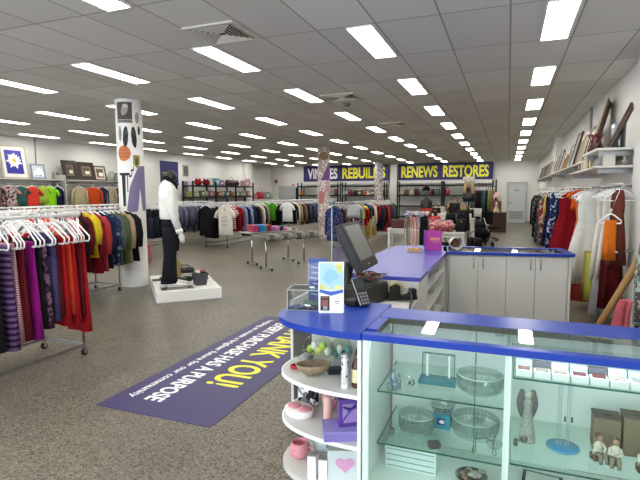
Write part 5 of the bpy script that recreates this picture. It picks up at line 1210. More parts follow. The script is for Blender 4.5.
# ------------------------------------------------------------------ left wall shelves, pictures and hanging clothes
def wall_bay(y0, y1, label):
    t = thing('wall_shelf', label, 'wall shelf', (XL + .02, (y0 + y1) / 2, 0)); hl = (y1 - y0) / 2
    obj('board', MB().box((.22, 0, 2.1), (.44, 2 * hl, .03), bev=.003), mat('shelf_board_pale', 'cfccc4', .5), t)
    obj('upright', MB().box((.02, -hl, 1.3), (.03, .05, 2.1)).box((.02, hl, 1.3), (.03, .05, 2.1)), mat('upright_grey', '9c9b97', .4, .3), t)
    obj('rail', MB().cyl((.34, -hl, 1.95), (.34, hl, 1.95), .013), CHROME, t)
    for e in (-1, 1): obj('bracket', MB().box((.2, e * (hl - .04), 2.06), (.38, .012, .05)).box((.17, e * (hl - .04), 1.95), (.34, .012, .03)), STEEL, t)
    return t
wall_bay(8.6, 11.15, 'white wall shelf with chrome rail holding the daisy picture'); wall_bay(11.3, 13.75, 'white wall shelf with chrome rail holding dark framed prints')
o = tag(obj('partition_board', MB().box((XL + .24, 11.22, 1.6), (.46, .04, 1.3), bev=.003), mat('panel_grey_white', 'b4b2ac', .4)), 'pale grey upright panel between the two left wall shelves', 'panel')
def lean_frame(label, x, y, z, w, h, fc, mc, inner=None, side='L', tilt=.16, bw=.06, rz=0, cat='picture frame', group=None, back=None):
    """frame standing on a shelf, leaning back on the wall"""
    t = thing('picture_frame', label, cat, (x, y, z), (PI / 2 if side == 'L' else -PI / 2) + rz, group)
    R = RX(-tilt)
    def bx(b, cx_, cy_, cz_, dx, dy, dz, bev=0): b.box(R @ Vector((cx_, cy_, cz_)), (dx, dy, dz), rot=R, bev=bev); return b
    fm = MB()
    bx(fm, 0, 0, bw / 2, w, .03, bw, .004); bx(fm, 0, 0, h - bw / 2, w, .03, bw, .004); bx(fm, -w / 2 + bw / 2, 0, h / 2, bw, .03, h - 2 * bw, .004); bx(fm, w / 2 - bw / 2, 0, h / 2, bw, .03, h - 2 * bw, .004)
    obj('frame', fm, mat('frame_' + fc, fc, .4), t)
    pc = obj('picture', bx(MB(), 0, .004, h / 2, w - 2 * bw, .01, h - 2 * bw), mat('mount_' + mc, mc, .5), t)
    obj('backing', bx(MB(), 0, .018, h / 2, w - .02, .012, h - .02), mat('backing_card', '7a6a58', .8), t)
    return t, R, bx
t, R, bx = lean_frame('large framed picture of a white daisy on blue, leaning on left shelf', -12.86, 9.72, 2.116, .76, .92, 'b9b09a', 'ece9e2', bw=.035)
obj('blue_ground', bx(MB(), 0, -.004, .46, .5, .006, .66), mat('daisy_blue', '33309a', .5, noise=.25, nscale=5), t)
pt = MB(); pt.M = R.to_4x4() @ Matrix.Translation((0, -.009, .5)) @ Matrix.Rotation(PI / 2, 4, 'X')
for k in range(14):
    a = 2 * PI * k / 14 + .1; L_ = .2 + .03 * math.sin(3 * k)
    P = [(math.cos(a) * r * L_ - math.sin(a) * w, math.sin(a) * r * L_ + math.cos(a) * w) for r, w in [(.2, -.012), (.6, -.034), (.95, -.022), (1.05, 0), (.95, .022), (.6, .034), (.2, .012)]]
    pt.prism([(max(-.245, min(.245, x)), max(-.32, min(.32, y))) for x, y in P], 0, .0015 + .0004 * (k % 3))
obj('petals', pt, mat('petal_white', 'efeeea', .6), t)
yc = MB(); yc.M = pt.M; yc.prism([(.055 * math.cos(2 * PI * k / 20), .06 * math.sin(2 * PI * k / 20)) for k in range(20)], 0, .004)
obj('flower_centre', yc, mat('petal_yellow', 'd9a92c', .6, noise=.2, nscale=60), t)
t, R, bx = lean_frame('small blue-framed snow scene beside the daisy picture', -12.86, 10.42, 2.116, .46, .44, '7f93a5', 'c8d2da', bw=.045)
pk = MB(); pk.M = R.to_4x4() @ Matrix.Translation((0, -.003, 0)) @ Matrix.Rotation(PI / 2, 4, 'X')
pk.prism([(-.16, .08), (.16, .08), (.17, .2), (.1, .3), (.02, .33), (-.08, .24), (-.15, .2)], 0, .002)
obj('snow_hill', pk, mat('snow_white', 'f4f6f8', .5), t); obj('houses', bx(bx(MB(), -.08, -.005, .1, .06, .004, .03), .05, -.005, .1, .1, .004, .025), mat('house_brown', '5c4438', .6), t)
for (lab, y, w, h, fc, mc, bw) in [('dark brown framed print, first on the second left shelf', 11.56, .56, .62, '2e1f1a', '7d6b57', .13), ('dark brown framed print with painted white reflection, second on the shelf', 12.2, .66, .6, '2e1f1a', '85735f', .14), ('thin black framed print with cream mount, third on the shelf', 12.76, .5, .5, '231d1a', 'c9bda4', .04)]:
    t, R, bx = lean_frame(lab, -12.86, y, 2.116, w, h, fc, mc, bw=bw, tilt=.2)
    obj('print', bx(MB(), 0, -.004, h / 2, (w - 2 * bw) * .7, .004, (h - 2 * bw) * .7), mat('print_sepia', '5d4f40', .6, noise=.4, nscale=9), t)
    obj('painted_reflection', bx(MB(), .03, -.007, h * .42, (w - 2 * bw) * .45, .003, (h - 2 * bw) * .3), mat('print_white', 'e4e0d8', .4), t)  # flat white patch imitates light reflected off the picture
t = thing('jug', 'grey-green pottery jug at the end of the left shelf', 'jug', (-12.86, 13.2, 2.116)); obj('body', MB().lathe([(.001, 0), (.09, 0), (.14, .1), (.1, .22), (.07, .3), (.08, .33), (.06, .33), (.001, .3)], seg=20), mat('grey_glaze', '8f9484', .4), t); obj('handle', MB().tube([(0, .07, .3), (0, .17, .25), (0, .13, .12)], .014, 8), mat('grey_glaze', '8f9484', .4), t)
t = thing('ornament', 'small grey frame-like ornament at the far end of the left shelf', 'ornament', (-12.9, 13.52, 2.116)); obj('body', MB().box((0, 0, .14), (.06, .18, .28), bev=.01), mat('grey_ornament', '77766e', .5), t); obj('inset', MB().box((.032, 0, .14), (.004, .12, .2)), mat('pale_inset', 'a9a79a', .5), t)
for lab, kind, m, y, sx, sz in [('black floral shirt', 'shirt', F('2a2526', 'floral', 'c08e95', .7, '6a5a5c'), 9.0, 1., .9), ('pink and black floral top', 't_shirt', F('c98f93', 'floral', '2d2628', .7, 'd9c9c4'), 9.4, 1., .9), ('teal green top', 't_shirt', F('3a6b60'), 9.75, .8, .8), ('bright coral T-shirt', 't_shirt', F('f0473c'), 10.1, .9, .9), ('pale lime top', 't_shirt', F('b4d24a'), 10.45, .7, .7), ('neon lime T-shirt', 't_shirt', F('9bea1c'), 10.68, .9, .95), ('navy shirt', 'shirt', navy, 10.95, .6, .9), ('beige patterned shirt', 'shirt', F('c3b692', 'spots', 'a89a78', 1.), 11.75, 1., .9), ('orange shirt', 'shirt', F('d2521f'), 12.3, 1.25, .9), ('dark blue shirt', 'shirt', F('2a3350'), 12.7, .8, .9), ('cream patterned shirt', 'shirt', F('bfb396', 'spots', '8c8268', 1.), 13.0, 1., .9), ('dark and pink floral shirt', 'shirt', F('2b2228', 'floral', 'c98a9a', .8, '4a3a40'), 13.45, .9, .9)]:
    garment(kind, m, (-12.78, y, 1.96), PI / 2 - .1, lab + ' hanging face-out under the left wall shelf', 'clothes under the left wall shelves', sx, sz)

# posters
t = thing('poster', 'dark blue poster with yellow lettering on left wall above the mannequin', 'poster', (XL + .01, 16.75, 2.5), PI / 2)
obj('sheet', MB().box((0, 0, 0), (1.15, .015, 1.0)), mat('poster_blue', '171c5c', .5), t)
ln = MB()
for k, (z, w) in enumerate([(.02, .7), (-.08, .62), (-.18, .5)]): ln.box((-.12 + .03 * k, -.009, z), (w, .002, .05))
obj('yellow_lines', ln, mat('poster_yellow', 'a9a45a', .5), t); obj('pale_panel', MB().box((-.15, -.009, -.36), (.6, .002, .2)), mat('poster_pale', '7a80ae', .5), t)
t = thing('poster', 'small white poster with dark figures on left wall, upper', 'poster', (XL + .01, 17.85, 2.66), PI / 2); obj('sheet', MB().box((0, 0, 0), (.42, .015, .5)), mat('poster_grey', '9f9c98', .5), t); obj('figures', MB().box((-.07, -.009, .0), (.09, .002, .34)).box((.07, -.009, .0), (.11, .002, .36)), mat('poster_dark', '2f2c30', .5), t); obj('red_strip', MB().box((0, -.009, -.22), (.3, .002, .04)), mat('poster_red', '8a4a48', .5), t)
t = thing('poster', 'small white poster with purple figure on left wall, lower', 'poster', (XL + .01, 17.8, 1.98), PI / 2); obj('sheet', MB().box((0, 0, 0), (.42, .015, .46)), mat('poster_grey', '9f9c98', .5), t); obj('figure', MB().box((0.02, -.009, .03), (.2, .002, .3)), mat('poster_purple', '6f5f92', .5), t); obj('red_strip', MB().box((0, -.009, -.2), (.34, .002, .05)), mat('poster_red', '8a4a48', .5), t)

# ------------------------------------------------------------------ black steel shelving
def shelving(name, label, p0, p1, depth, zs, ztop, nposts=2, group='black steel shelving units'):
    """runs from p0 to p1 on the floor, depth to the left of that direction"""
    a = math.atan2(p1[1] - p0[1], p1[0] - p0[0]); L_ = math.hypot(p1[0] - p0[0], p1[1] - p0[1])
    t = thing('shelving_unit', label, 'shelving unit', (p0[0], p0[1], 0), a, group)
    for k in range(nposts):
        x = L_ * k / (nposts - 1)
        for y in (0, depth): obj('post', MB().box((x, y, ztop / 2), (.06, .06, ztop)), BLACKMET, t)
    for z in zs:
        obj('shelf', MB().box((L_ / 2, depth / 2, z), (L_, depth, .035)).box((L_ / 2, 0, z - .01), (L_, .03, .07)).box((L_ / 2, depth, z - .01), (L_, .03, .07)), BLACKMET, t)
    return t
shelving('s', 'black steel shelving along the left wall, three bays long', (-12.55, 17.45), (-12.55, 22.7), .5, (.3, .9, 1.5, 2.0), 2.2, 4)
rnd2 = random.Random(11)
pal = [('red', '9c2026'), ('pale blue', '8fa9c0'), ('teal', '3f8a90'), ('white', 'd5d2cb'), ('purple', '6b4a85'), ('maroon', '5e1a22'), ('green', '5e7a4a'), ('grey', '85837e'), ('tan', 'b09670'), ('orange', 'b5622f'), ('black', '222124'), ('yellow-green', '9da24a')]
def goods(kind, label, loc, rz, w, d, h, c, group):
    if kind == 'bag': return handbag(label, loc, rz, w, d, h, mat('leather_' + c, c, .5), group)
    if kind == 'box':
        t = thing('box', label, 'box', loc, rz, group); obj('carton', MB().box((0, 0, h / 2), (w, d, h), bev=.004), mat('carton_' + c, c, .5), t); obj('label_patch', MB().box((0, -d / 2 - .001, h * .5), (w * .6, .002, h * .4)), mat('patch_pale', 'c9c5bb', .5), t); return t
    if kind == 'ball':
        t = thing('soft_toy', label, 'soft toy', loc, rz, group); obj('body', MB().blob((0, 0, h / 2), (w / 2, d / 2, h / 2), int(h * 97), .2), F(c), t); obj('ear', MB().sphere((-w * .3, 0, h), (w * .14, w * .1, w * .14), 8, 6), F(c), t); obj('ear', MB().sphere((w * .3, 0, h), (w * .14, w * .1, w * .14), 8, 6), F(c), t); return t
    if kind == 'vase':
        t = thing('vase', label, 'vase', loc, rz, group); obj('body', MB().lathe([(.001, 0), (w * .35, 0), (w * .5, h * .3), (w * .3, h * .75), (w * .4, h), (w * .33, h), (w * .25, h * .75), (.001, h * .2)], seg=16), mat('glaze_' + c, c, .3), t); obj('collar', MB().lathe([(w * .31, h * .72), (w * .34, h * .75), (w * .31, h * .78)], seg=16), mat('collar', '8f8a80', .4), t); return t
    t = thing('book_stack', label, 'books', loc, rz, group)
    return t
top = [('ball', 'red', '8a1822', 18.2, .42, .26), ('ball', 'red', '7f1822', 18.8, .42, .26), ('vase', 'white', 'e8e6e0', 19.15, .25, .3), ('box', 'teal', '4f98a0', 19.5, .4, .34), ('box', 'purple', '6d4486', 19.9, .35, .26), ('bag', 'dark maroon', '3a1a22', 20.9, .9, .3), ('ball', 'dark red', '4a151c', 21.4, .4, .25), ('box', 'pale pink', 'b98f98', 22.3, .4, .3), ('ball', 'pale pink', 'c39aa4', 22.6, .4, .35)]
for i, (k, n, c, y, w, h) in enumerate(top): goods(k, '%s %s on top of the left wall black shelving, %s along' % (n, {'ball': 'soft toy', 'vase': 'vase', 'box': 'box', 'bag': 'bag'}[k], nth(i)), (-12.8, y, 2.02), PI / 2, w, .3, h, c, 'goods on the top shelf of the left black shelving')
for i in range(15):
    n, c = [('yellow-green', '9da24a'), ('white', 'd5d2cb'), ('green', '5e7a4a'), ('pale', 'bdb6a6'), ('pink', 'b06a78'), ('grey', '85837e'), ('rust', '8f4a34'), ('cream', 'c9bfa4'), ('teal', '4a7a80'), ('red', '8c2a2e')][i % 10]
    goods(['box', 'vase', 'box', 'ball'][i % 4], '%s %s on second shelf of the left black shelving, %s along' % (n, ['box', 'vase', 'box', 'soft toy'][i % 4], nth(i)), (-12.8, 17.7 + i * .34, 1.52), PI / 2, .28, .25, .2 + .08 * rnd2.random(), c, 'goods on the second shelf of the left black shelving')
# low unit in the back left corner with bags
t = thing('low_cabinet', 'low pale cabinet by the back left corner, goods on top', 'cabinet', (-13.3, 25.2, 0)); obj('body', MB().box((0, 0, .65), (.5, 3.2, 1.3), bev=.004), WHITELAM, t); obj('top', MB().box((.0, 0, 1.315), (.54, 3.26, .03), bev=.003), WHITELAM, t)
handbag('bright red bag on the low cabinet in the back left corner', (-13.15, 24.6, 1.33), PI / 2, .75, .3, .42, mat('red_leather', 'a81c22', .5))
goods('box', 'blue-grey box beside the red bag on the low cabinet', (-13.15, 25.3, 1.33), PI / 2, .5, .3, .4, '72828c', 'goods on the low cabinet'); goods('ball', 'pale green toy at the end of the low cabinet', (-13.15, 25.9, 1.33), PI / 2, .4, .3, .3, 'a3b09c', 'goods on the low cabinet'); goods('ball', 'pink toy at the near end of the low cabinet', (-13.15, 23.95, 1.33), PI / 2, .4, .3, .3, 'b98a88', 'goods on the low cabinet')
# small red signs by the corner
for (lab, x, z, w, h) in [('upper red and white safety sign on the wall by the back left corner', -13.95, 2.4, .3, .42), ('lower red and white safety sign beside the pale double door', -13.55, 2.0, .2, .3), ('small white sign above the pale double door', -12.75, 2.16, .3, .12)]:
    t = thing('wall_sign', lab, 'sign', (x, YB - .005, z)); obj('plate', MB().box((0, 0, 0), (w, .01, h)), mat('sign_white', 'cfc9c2', .5), t); obj('band', MB().box((0, -.006, .0), (w * .7, .003, h * .45)), mat('sign_red', 'a03a34', .5), t)
shn = ['first from the left', 'second from the left', 'third from the left', 'fourth, under the RESTORES sign']
BK = [(-12.1, -9.5), (-9.2, -6.65), (-5.9, -3.45), (-3.35, -.78)]
for i, (a, b_) in enumerate(BK):
    shelving('s', 'tall black steel shelving on the back wall, ' + shn[i], (a, YB - .75), (b_, YB - .75), .55, (.3, .9, 1.5, 2.05), 2.28)
gi = 0
for i, (a, b_) in enumerate(BK):
    for z, lev in ((1.52, 'middle'),):
        n = [3, 9, 8, 3][i]
        for k in range(n):
            nme, c = [('orange', 'b5622f'), ('grey-blue', '66727c'), ('cream', 'c9bfa4'), ('red', '9c2026'), ('brown', '6b4a38'), ('black', '222124'), ('tan', 'b09670'), ('slate', '50565e'), ('maroon', '5e1a22')][(k * 2 + i) % 9]
            kd = ['bag', 'box', 'vase'][(k + i) % 3]
            goods(kd, '%s %s on %s shelf of back unit %s, %s along' % (nme, {'bag': 'handbag', 'box': 'box', 'vase': 'vase'}[kd], lev, ['one', 'two', 'three', 'four'][i], nth(k)), (a + .2 + (b_ - a - .4) * k / max(1, n - 1), YB - .55, z), 0, .26, .2, .26 + .12 * rnd2.random(), c, 'goods on the back wall shelving')

# ------------------------------------------------------------------ long signs
SGN = mat('sign_purple', '2a2160', .5); SY = mat('sign_yellow', 'e6e02c', .5); SW = mat('sign_letter_white', 'efeef0', .5)
MT = Matrix.Rotation(PI / 2, 4, 'X')
def sign(x0, x1, z0, z1, label, words):
    t = thing('shop_sign', label, 'sign', ((x0 + x1) / 2, YB - .2, (z0 + z1) / 2))
    obj('board', MB().box((0, .02, 0), (x1 - x0, .04, z1 - z0)), SGN, t)
    for s_, m, xa, xb in words:
        text_obj('lettering', s_, m, t, xb - xa, .66, Matrix.Translation(((xa + xb) / 2 - (x0 + x1) / 2, -.004, -.0)) @ MT, .03, .004)
    obj('batten', MB().box((0, .05, -(z1 - z0) / 2 - .1), (x1 - x0, .06, .2)), mat('batten_white', 'd8d6d0', .6), t)
sign(-11.95, -6.55, 2.36, 3.3, 'purple wall sign reading VINNIES in white and REBUILDS in yellow', [('VINNIES', SW, -11.67, -9.72), ('REBUILDS', SY, -9.4, -6.75)])
sign(-5.98, -.8, 2.36, 3.3, 'purple wall sign reading RENEWS RESTORES in yellow', [('RENEWS', SY, -5.8, -3.75), ('RESTORES', SY, -3.45, -1.02)])
# ------------------------------------------------------------------ centre back: accessories area
WT = mat('white_table_paint', 'cbc8c0', .5)
def white_table(cx, cy, w, d, h, label):
    t = thing('table', label, 'table', (cx, cy, 0), 0, 'white display tables')
    obj('tabletop', MB().box((0, 0, h - .025), (w, d, .05), bev=.004), WT, t)
    for sx in (-1, 1):
        for sy in (-1, 1): obj('leg', MB().box((sx * (w / 2 - .05), sy * (d / 2 - .05), (h - .05) / 2), (.07, .07, h - .05)), WT, t)
    [obj('apron', MB().box((0, s_ * (d / 2 - .04), h - .09), (w - .14, .02, .08)), WT, t) for s_ in (-1, 1)]
    return t
white_table(-1.6, 11.95, 1.4, .8, .75, 'nearest white display table with pink cloth and black handbags')
white_table(-1.75, 15.0, 1.7, .8, .9, 'middle white display table behind the pink cloth')
white_table(-1.7, 18.2, 1.8, .8, .95, 'farthest white display table with baskets')
BL = mat('black_cloth_leather', '0d0d0f', .6, spec=.25)
handbag('round red handbag at left of the nearest white table', (-1.72, 12.2, .75), .2, .4, .2, .34, mat('red_leather2', 'b0242a', .5))
for k, (x, y) in enumerate([(-1.85, 11.72), (-1.58, 11.7), (-1.32, 11.75), (-1.5, 11.97)]):
    t = thing('folded_cloth', '%s heap of pink patterned cloth on the nearest white table' % ['leftmost', 'middle', 'rightmost', 'rear'][k], 'cloth', (x, y, .75), rnd.uniform(0, 3), 'heaps of pink cloth'); obj('cloth', MB().blob((0, 0, .11), (.2, .15, .12), k, .3), F('c46f74', 'floral', 'e0b3ab', .9, 'a8434f'), t); obj('fold', MB().blob((.08, .03, .2), (.11, .1, .07), k + 5, .3), F('b98a9a', 'spots', 'd8c4cc', 1.), t)
for k, (x, y, w, h) in enumerate([(-1.0, 11.75, .26, .3), (-1.0, 12.1, .32, .5), (-1.3, 12.25, .28, .42)]): handbag('%s black handbag on the nearest white table' % ['front', 'tallest', 'rear'][k], (x, y, .75), .3 * k, w, .15, h, BL, 'black handbags on the nearest white table')
for k, (x, z) in enumerate([(-2.3, .9), (-1.75, .9), (-1.2, .9)]):
    goods('box', '%s white shoe box on the middle white table' % ['left', 'centre', 'right'][k], (x, 14.85, z), 0, .42, .28, .14, 'd3cfc6', 'white boxes on the middle table')
for k, (x, w, h) in enumerate([(-2.05, .3, .3), (-1.5, .34, .45), (-1.05, .24, .26)]): handbag('%s dark bag behind the white boxes on the middle table' % ['left', 'centre', 'right'][k], (x, 15.15, .9), .2 * k, w, .16, h, BL, 'dark bags on the middle table')
for k, (x, c, h) in enumerate([(-2.3, 'c2b8a4', .2), (-1.85, 'a3844f', .34), (-1.45, 'a98d5c', .3), (-1.05, 'd3cfc6', .14)]):
    if k in (1, 2):
        t = thing('basket', ['', 'larger', 'smaller'][k] + ' woven yellow basket on the farthest white table', 'basket', (x, 18.1, .95)); obj('body', MB().lathe([(.001, 0), (.16, 0), (.21, h * .8), (.2, h * .8), (.15, .02), (.001, .02)], seg=24), mat('wicker', 'a3844f', .8, noise=.4, nscale=60), t); obj('handle', MB().tube([(.2 * math.cos(a), 0, h * .8 + .2 * math.sin(a)) for a in [PI * q / 10 for q in range(11)]], .014, 7), mat('wicker', 'a3844f', .8, noise=.4, nscale=60), t)
    else: goods('box', ['low cream', '', '', 'flat white'][k] + ' box on the farthest white table', (x, 18.0, .95), 0, .4, .3, h, c, 'boxes on the farthest table')
# heads and busts
t = thing('display_bust', 'black dress bust wearing a black cap behind the necklaces', 'bust', (-2.2, 14.2, 0))
obj('torso', MB().loft([ring(0, 0, z, rx, ry) for z, rx, ry in [(1.0, .15, .1), (1.1, .14, .095), (1.25, .17, .115), (1.4, .18, .11), (1.47, .12, .08), (1.5, .055, .05), (1.6, .05, .05)]]), SKN, t)
obj('head', MB().sphere((0, -.01, 1.7), (.085, .1, .12), 14, 10), mat('grey_head', '6c6a68', .5), t); obj('cap', MB().sphere((0, 0, 1.76), (.11, .115, .085), 14, 8).box((0, -.12, 1.74), (.14, .1, .012), bev=.004), F('131214'), t)
obj('pole', MB().cyl((0, 0, .03), (0, 0, 1.02), .018), CHROME, t); obj('base', MB().cyl((0, 0, 0), (0, 0, .025), .16, .16, 24), BLACKMET, t); obj('blouse', MB().loft([ring(0, 0, z, rx, ry) for z, rx, ry in [(.98, .165, .115), (1.1, .155, .11), (1.22, .17, .12)]]), F('a3352e'), t)
t = thing('display_bust', 'mannequin head with blond wig and white fluffy hat on a black stand', 'display head', (-1.15, 15.9, 0))
ZU = Matrix.Translation((0, 0, .25))
def UM():
    b = MB(); b.M = ZU; return b
obj('pole', MB().cyl((0, 0, .03), (0, 0, 1.45), .02), BLACKMET, t); obj('base', MB().cyl((0, 0, 0), (0, 0, .03), .18, .18, 24), BLACKMET, t); obj('shoulders', UM().loft([ring(0, 0, z, rx, ry) for z, rx, ry in [(1.12, .17, .1), (1.25, .2, .12), (1.38, .19, .1), (1.44, .08, .06), (1.55, .05, .05)]]), SKN, t)
obj('head', UM().sphere((0, -.02, 1.66), (.085, .1, .125), 14, 10), mat('pale_head', 'c2a58a', .5), t)
hr = UM()
for k in range(16):
    a = PI * (-.15 + 1.3 * k / 15); hr.tube([(.09 * math.cos(a), .09 * math.sin(a), 1.75), (.13 * math.cos(a), .12 * math.sin(a), 1.6), (.14 * math.cos(a + .1), .12 * math.sin(a), 1.42), (.11 * math.cos(a), .1 * math.sin(a), 1.28)], [.03, .035, .032, .012], 7)
for s_ in (-1, 1): hr.tube([(s_ * .07, -.09, 1.72), (s_ * .1, -.11, 1.55), (s_ * .08, -.13, 1.35)], [.025, .035, .012], 7)
obj('wig', hr, mat('blond_hair', 'b59a6c', .6, noise=.25, nscale=40), t); ht = UM()
ht.sphere((0, -.01, 1.8), (.15, .15, .11), 16, 10)
for k in range(22):
    a = k * 2.4; ht.blob((.14 * math.cos(a), .14 * math.sin(a), 1.76 + .05 * (k % 3)), (.05, .05, .045), k, .3)
obj('hat', ht, F('e2dac8'), t)
# necklace stand
t = thing('necklace_stand', 'black metal stand of hanging necklaces behind the lilac counter', 'necklace stand', (-1.66, 9.6, 0), .1)
obj('post', MB().cyl((-.2, 0, .05), (-.2, 0, 1.2), .012), BLACKMET, t); obj('post', MB().cyl((.2, 0, .05), (.2, 0, 1.2), .012), BLACKMET, t); obj('top_bar', MB().cyl((-.25, 0, 1.2), (.25, 0, 1.2), .012), BLACKMET, t); obj('base', MB().box((0, 0, .03), (.5, .34, .04), bev=.006), BLACKMET, t)
nc = [('grey beaded', '8c857c'), ('bronze', '6f5a45'), ('brown beaded', '7a5a48'), ('pink', 'c98f8a'), ('rose', 'b9736e'), ('pale pink', 'd5aaa2'), ('coral', 'b06058'), ('silver', 'a5a3a0'), ('grey', '7f7d7c'), ('black', '1c1b1d'), ('jet', '242226'), ('black', '17171a'), ('charcoal', '37343a'), ('brown', '5f4a40')]
for k, (n, c) in enumerate(nc):
    x = -.22 + .033 * k; L_ = .72 + .1 * math.sin(k * 1.7); b = MB(); pts = []
    for q in range(24):
        f = q / 23; u = 2 * PI * f; pts.append((.02 * math.sin(u), -.016 - .004 * math.sin(u), -L_ / 2 + L_ / 2 * math.cos(u)))
    b.tube(pts, .009, 6, True)
    o = tag(obj('necklace', b, mat('beads_' + c, c, .4, noise=.4, nscale=90)), '%s necklace, %s from the left on the necklace stand' % (n, nth(k)), 'necklace', 'necklaces on the stand'); o.location = (-1.66 + x * math.cos(.1), 9.6 + x * math.sin(.1), 1.215)
for k in range(12):
    o = tag(obj('brooch', MB().blob((0, 0, 0), (.05, .035, .045), k, .4), F(['5f6aa0', 'c4c3cc', '9fb3c4', 'c98f8a', '3c3f6a', 'd9d4d0'][k % 6], 'spots', ['d8d8e0', '3a3a60', 'efece6'][k % 3], 1.)), '%s patterned hair tie, %s from the left along necklace stand top' % (['blue', 'white', 'pale blue', 'pink', 'navy', 'cream'][k % 6], nth(k)), 'hair tie', 'hair ties on top of the necklace stand')
    xx = -.2 + .036 * k; o.location = (-1.66 + xx, 9.58 + xx * .1 - .02 * (k % 2), 1.235 + .03 * (k % 2))
t = thing('hanging_scarf', 'black scarf hung at the right of the necklace stand', 'scarf', (-1.52, 9.58, 1.2)); obj('cloth', MB().loft([[(w * math.cos(a), -.035 + .022 * math.sin(a), z) for a in [2 * PI * q / 12 for q in range(12)]] for z, w in [(0, .05), (-.1, .07), (-.4, .08), (-.62, .085)]]), F('121214'), t); obj('fringe', MB().box((0, -.035, -.66), (.15, .03, .08)), F('19191c'), t)
t = thing('suitcase', 'dark red suitcase standing behind the necklaces', 'suitcase', (-2.75, 13.1, .7), 0); obj('case', MB().box((0, 0, .12), (.42, .2, .24), bev=.02), mat('oxblood', '4e1a1c', .5), t); obj('handle', MB().tube([(-.06, -.0, .24), (-.05, 0, .28), (.05, 0, .28), (.06, 0, .24)], .008, 6), BLACKPL, t)
white_table(-2.75, 13.2, .6, .5, .7, 'small white table under the dark red suitcase')
# back clothes rail, garments edge-on
t = thing('clothes_rail', 'black clothes rail of dark garments under the RESTORES sign', 'clothes rail', (-1.0, 22.6, 0)); obj('rail', MB().cyl((-.6, 0, 1.9), (.5, 0, 1.9), .018), BLACKMET, t)
for e in (-.6, .5): obj('post', MB().box((e, 0, 1.1), (.06, .06, 2.2)), BLACKMET, t); obj('foot', MB().box((e, 0, .03), (.06, .6, .05)), BLACKMET, t)
ci = [('grey-blue', F('4c5c66')), ('grey-blue', F('56646c')), ('maroon', F('3f1a22')), ('black', blk), ('black', blk), ('teal', F('2a4448')), ('slate', F('4a5560')), ('black', blk), ('lime green', F('7ba03a')), ('khaki', F('7f7a50')), ('floral red', F('9a4a52', 'floral', 'd9c4c4', .8, '4a5a50'))]
for k, (n, m) in enumerate(ci): garment('coat', m, (-1.5 + .09 * k, 22.6, 1.91), PI / 2 + rnd.uniform(-.1, .1), '%s long coat, %s from the left on the black rail' % (n, nth(k)), 'coats on the black back rail', 1., 1.3, .9)
# brown cabinet with lamp and doll
WD = mat('dark_wood', '3f2118', .45, noise=.2, nscale=8)
t = thing('wood_cabinet', 'dark brown wooden cabinet with raised back near the grey door', 'cabinet', (-.42, 21.6, 0))
obj('base_unit', MB().box((.05, 0, .4), (.66, .5, .8), bev=.006), WD, t); obj('top_board', MB().box((.05, -.01, .81), (.7, .54, .03), bev=.004), WD, t); obj('upper_unit', MB().box((-.06, .16, 1.05), (.46, .16, .46), bev=.006), mat('mid_wood', '6a3a26', .4, noise=.2, nscale=8), t)
for s_ in (-1, 1): dr = obj('door', MB().box((.05 + s_ * .155, -.255, .4), (.29, .015, .7), bev=.004), WD, t); obj('knob', MB().sphere((.05 + s_ * .03, -.27, .42), .014, 8, 6), mat('brass', 'a8905a', .3, .8), dr)
t = thing('table_lamp', 'small lamp with pale pink shade on the brown cabinet', 'lamp', (-.42, 21.76, 1.28)); obj('base', MB().lathe([(.001, 0), (.07, 0), (.06, .02), (.02, .05), (.018, .18), (.001, .2)], seg=18), mat('dark_brass', '5a4028', .4, .5), t); obj('lamp_shade', MB().lathe([(.15, .16), (.1, .38), (.098, .38), (.147, .16)], seg=24), mat('pink_shade', 'cfb0a6', .8), t)
t = thing('doll', 'cream porcelain doll standing on the brown cabinet', 'doll', (-.44, 21.45, .825)); obj('skirt', MB().lathe([(.001, 0), (.14, 0), (.12, .08), (.05, .22), (.001, .22)], seg=18), F('d8c3a6'), t); obj('torso', MB().sphere((0, 0, .25), (.05, .04, .07), 10, 8), F('d8c3a6'), t); obj('head', MB().sphere((0, 0, .36), (.05, .05, .06), 12, 8), mat('porcelain', 'dcbfa8', .4), t); obj('bonnet', MB().sphere((0, .02, .38), (.06, .05, .06), 12, 8), F('cbb79a'), t)
# dark bags and a pram on the floor beside the tables
t = thing('pushchair', 'folded black wheeled pushchair beside the white tables', 'pushchair', (-.75, 15.6, 0), .4)
obj('seat', MB().blob((0, 0, .42), (.26, .3, .18), 4, .2), F('18181b'), t); obj('hood', MB().sphere((0, .22, .62), (.25, .2, .16), 14, 8), F('1f1f22'), t); obj('basket', MB().blob((0, 0, .2), (.22, .26, .08), 7, .15), F('222226'), t)
for sx in (-1, 1):
    for sy in (-1, 1): obj('wheel', MB().cyl((sx * .26 - .015, sy * .3, .09), (sx * .26 + .015, sy * .3, .09), .09, .09, 18), RUBBER, t)
    obj('frame', MB().tube([(sx * .26, -.3, .09), (sx * .24, 0, .4), (sx * .24, .4, .85)], .013, 8), CHROME, t)
obj('handle_bar', MB().cyl((-.24, .4, .85), (.24, .4, .85), .014), BLACKPL, t)
for k, (x, y, w, h) in enumerate([(-1.0, 13.2, .45, .5), (-.85, 13.9, .5, .42), (-1.55, 12.7, .4, .4)]): handbag('%s large black bag on the floor by the white tables' % ['nearest right', 'rear right', 'left'][k], (x, y, 0), .3 * k, w, .25, h, BL, 'black bags on the floor')
t = thing('office_chair', 'black swivel chair base and seat beyond the pushchair', 'chair', (-.55, 17.6, 0), .5)
obj('seat', MB().box((0, 0, .46), (.46, .46, .07), bev=.03), F('1a1a1d'), t); obj('backrest', MB().box((0, .22, .78), (.42, .06, .45), bev=.03), F('1a1a1d'), t); obj('stem', MB().cyl((0, 0, .1), (0, 0, .45), .025), BLACKPL, t)
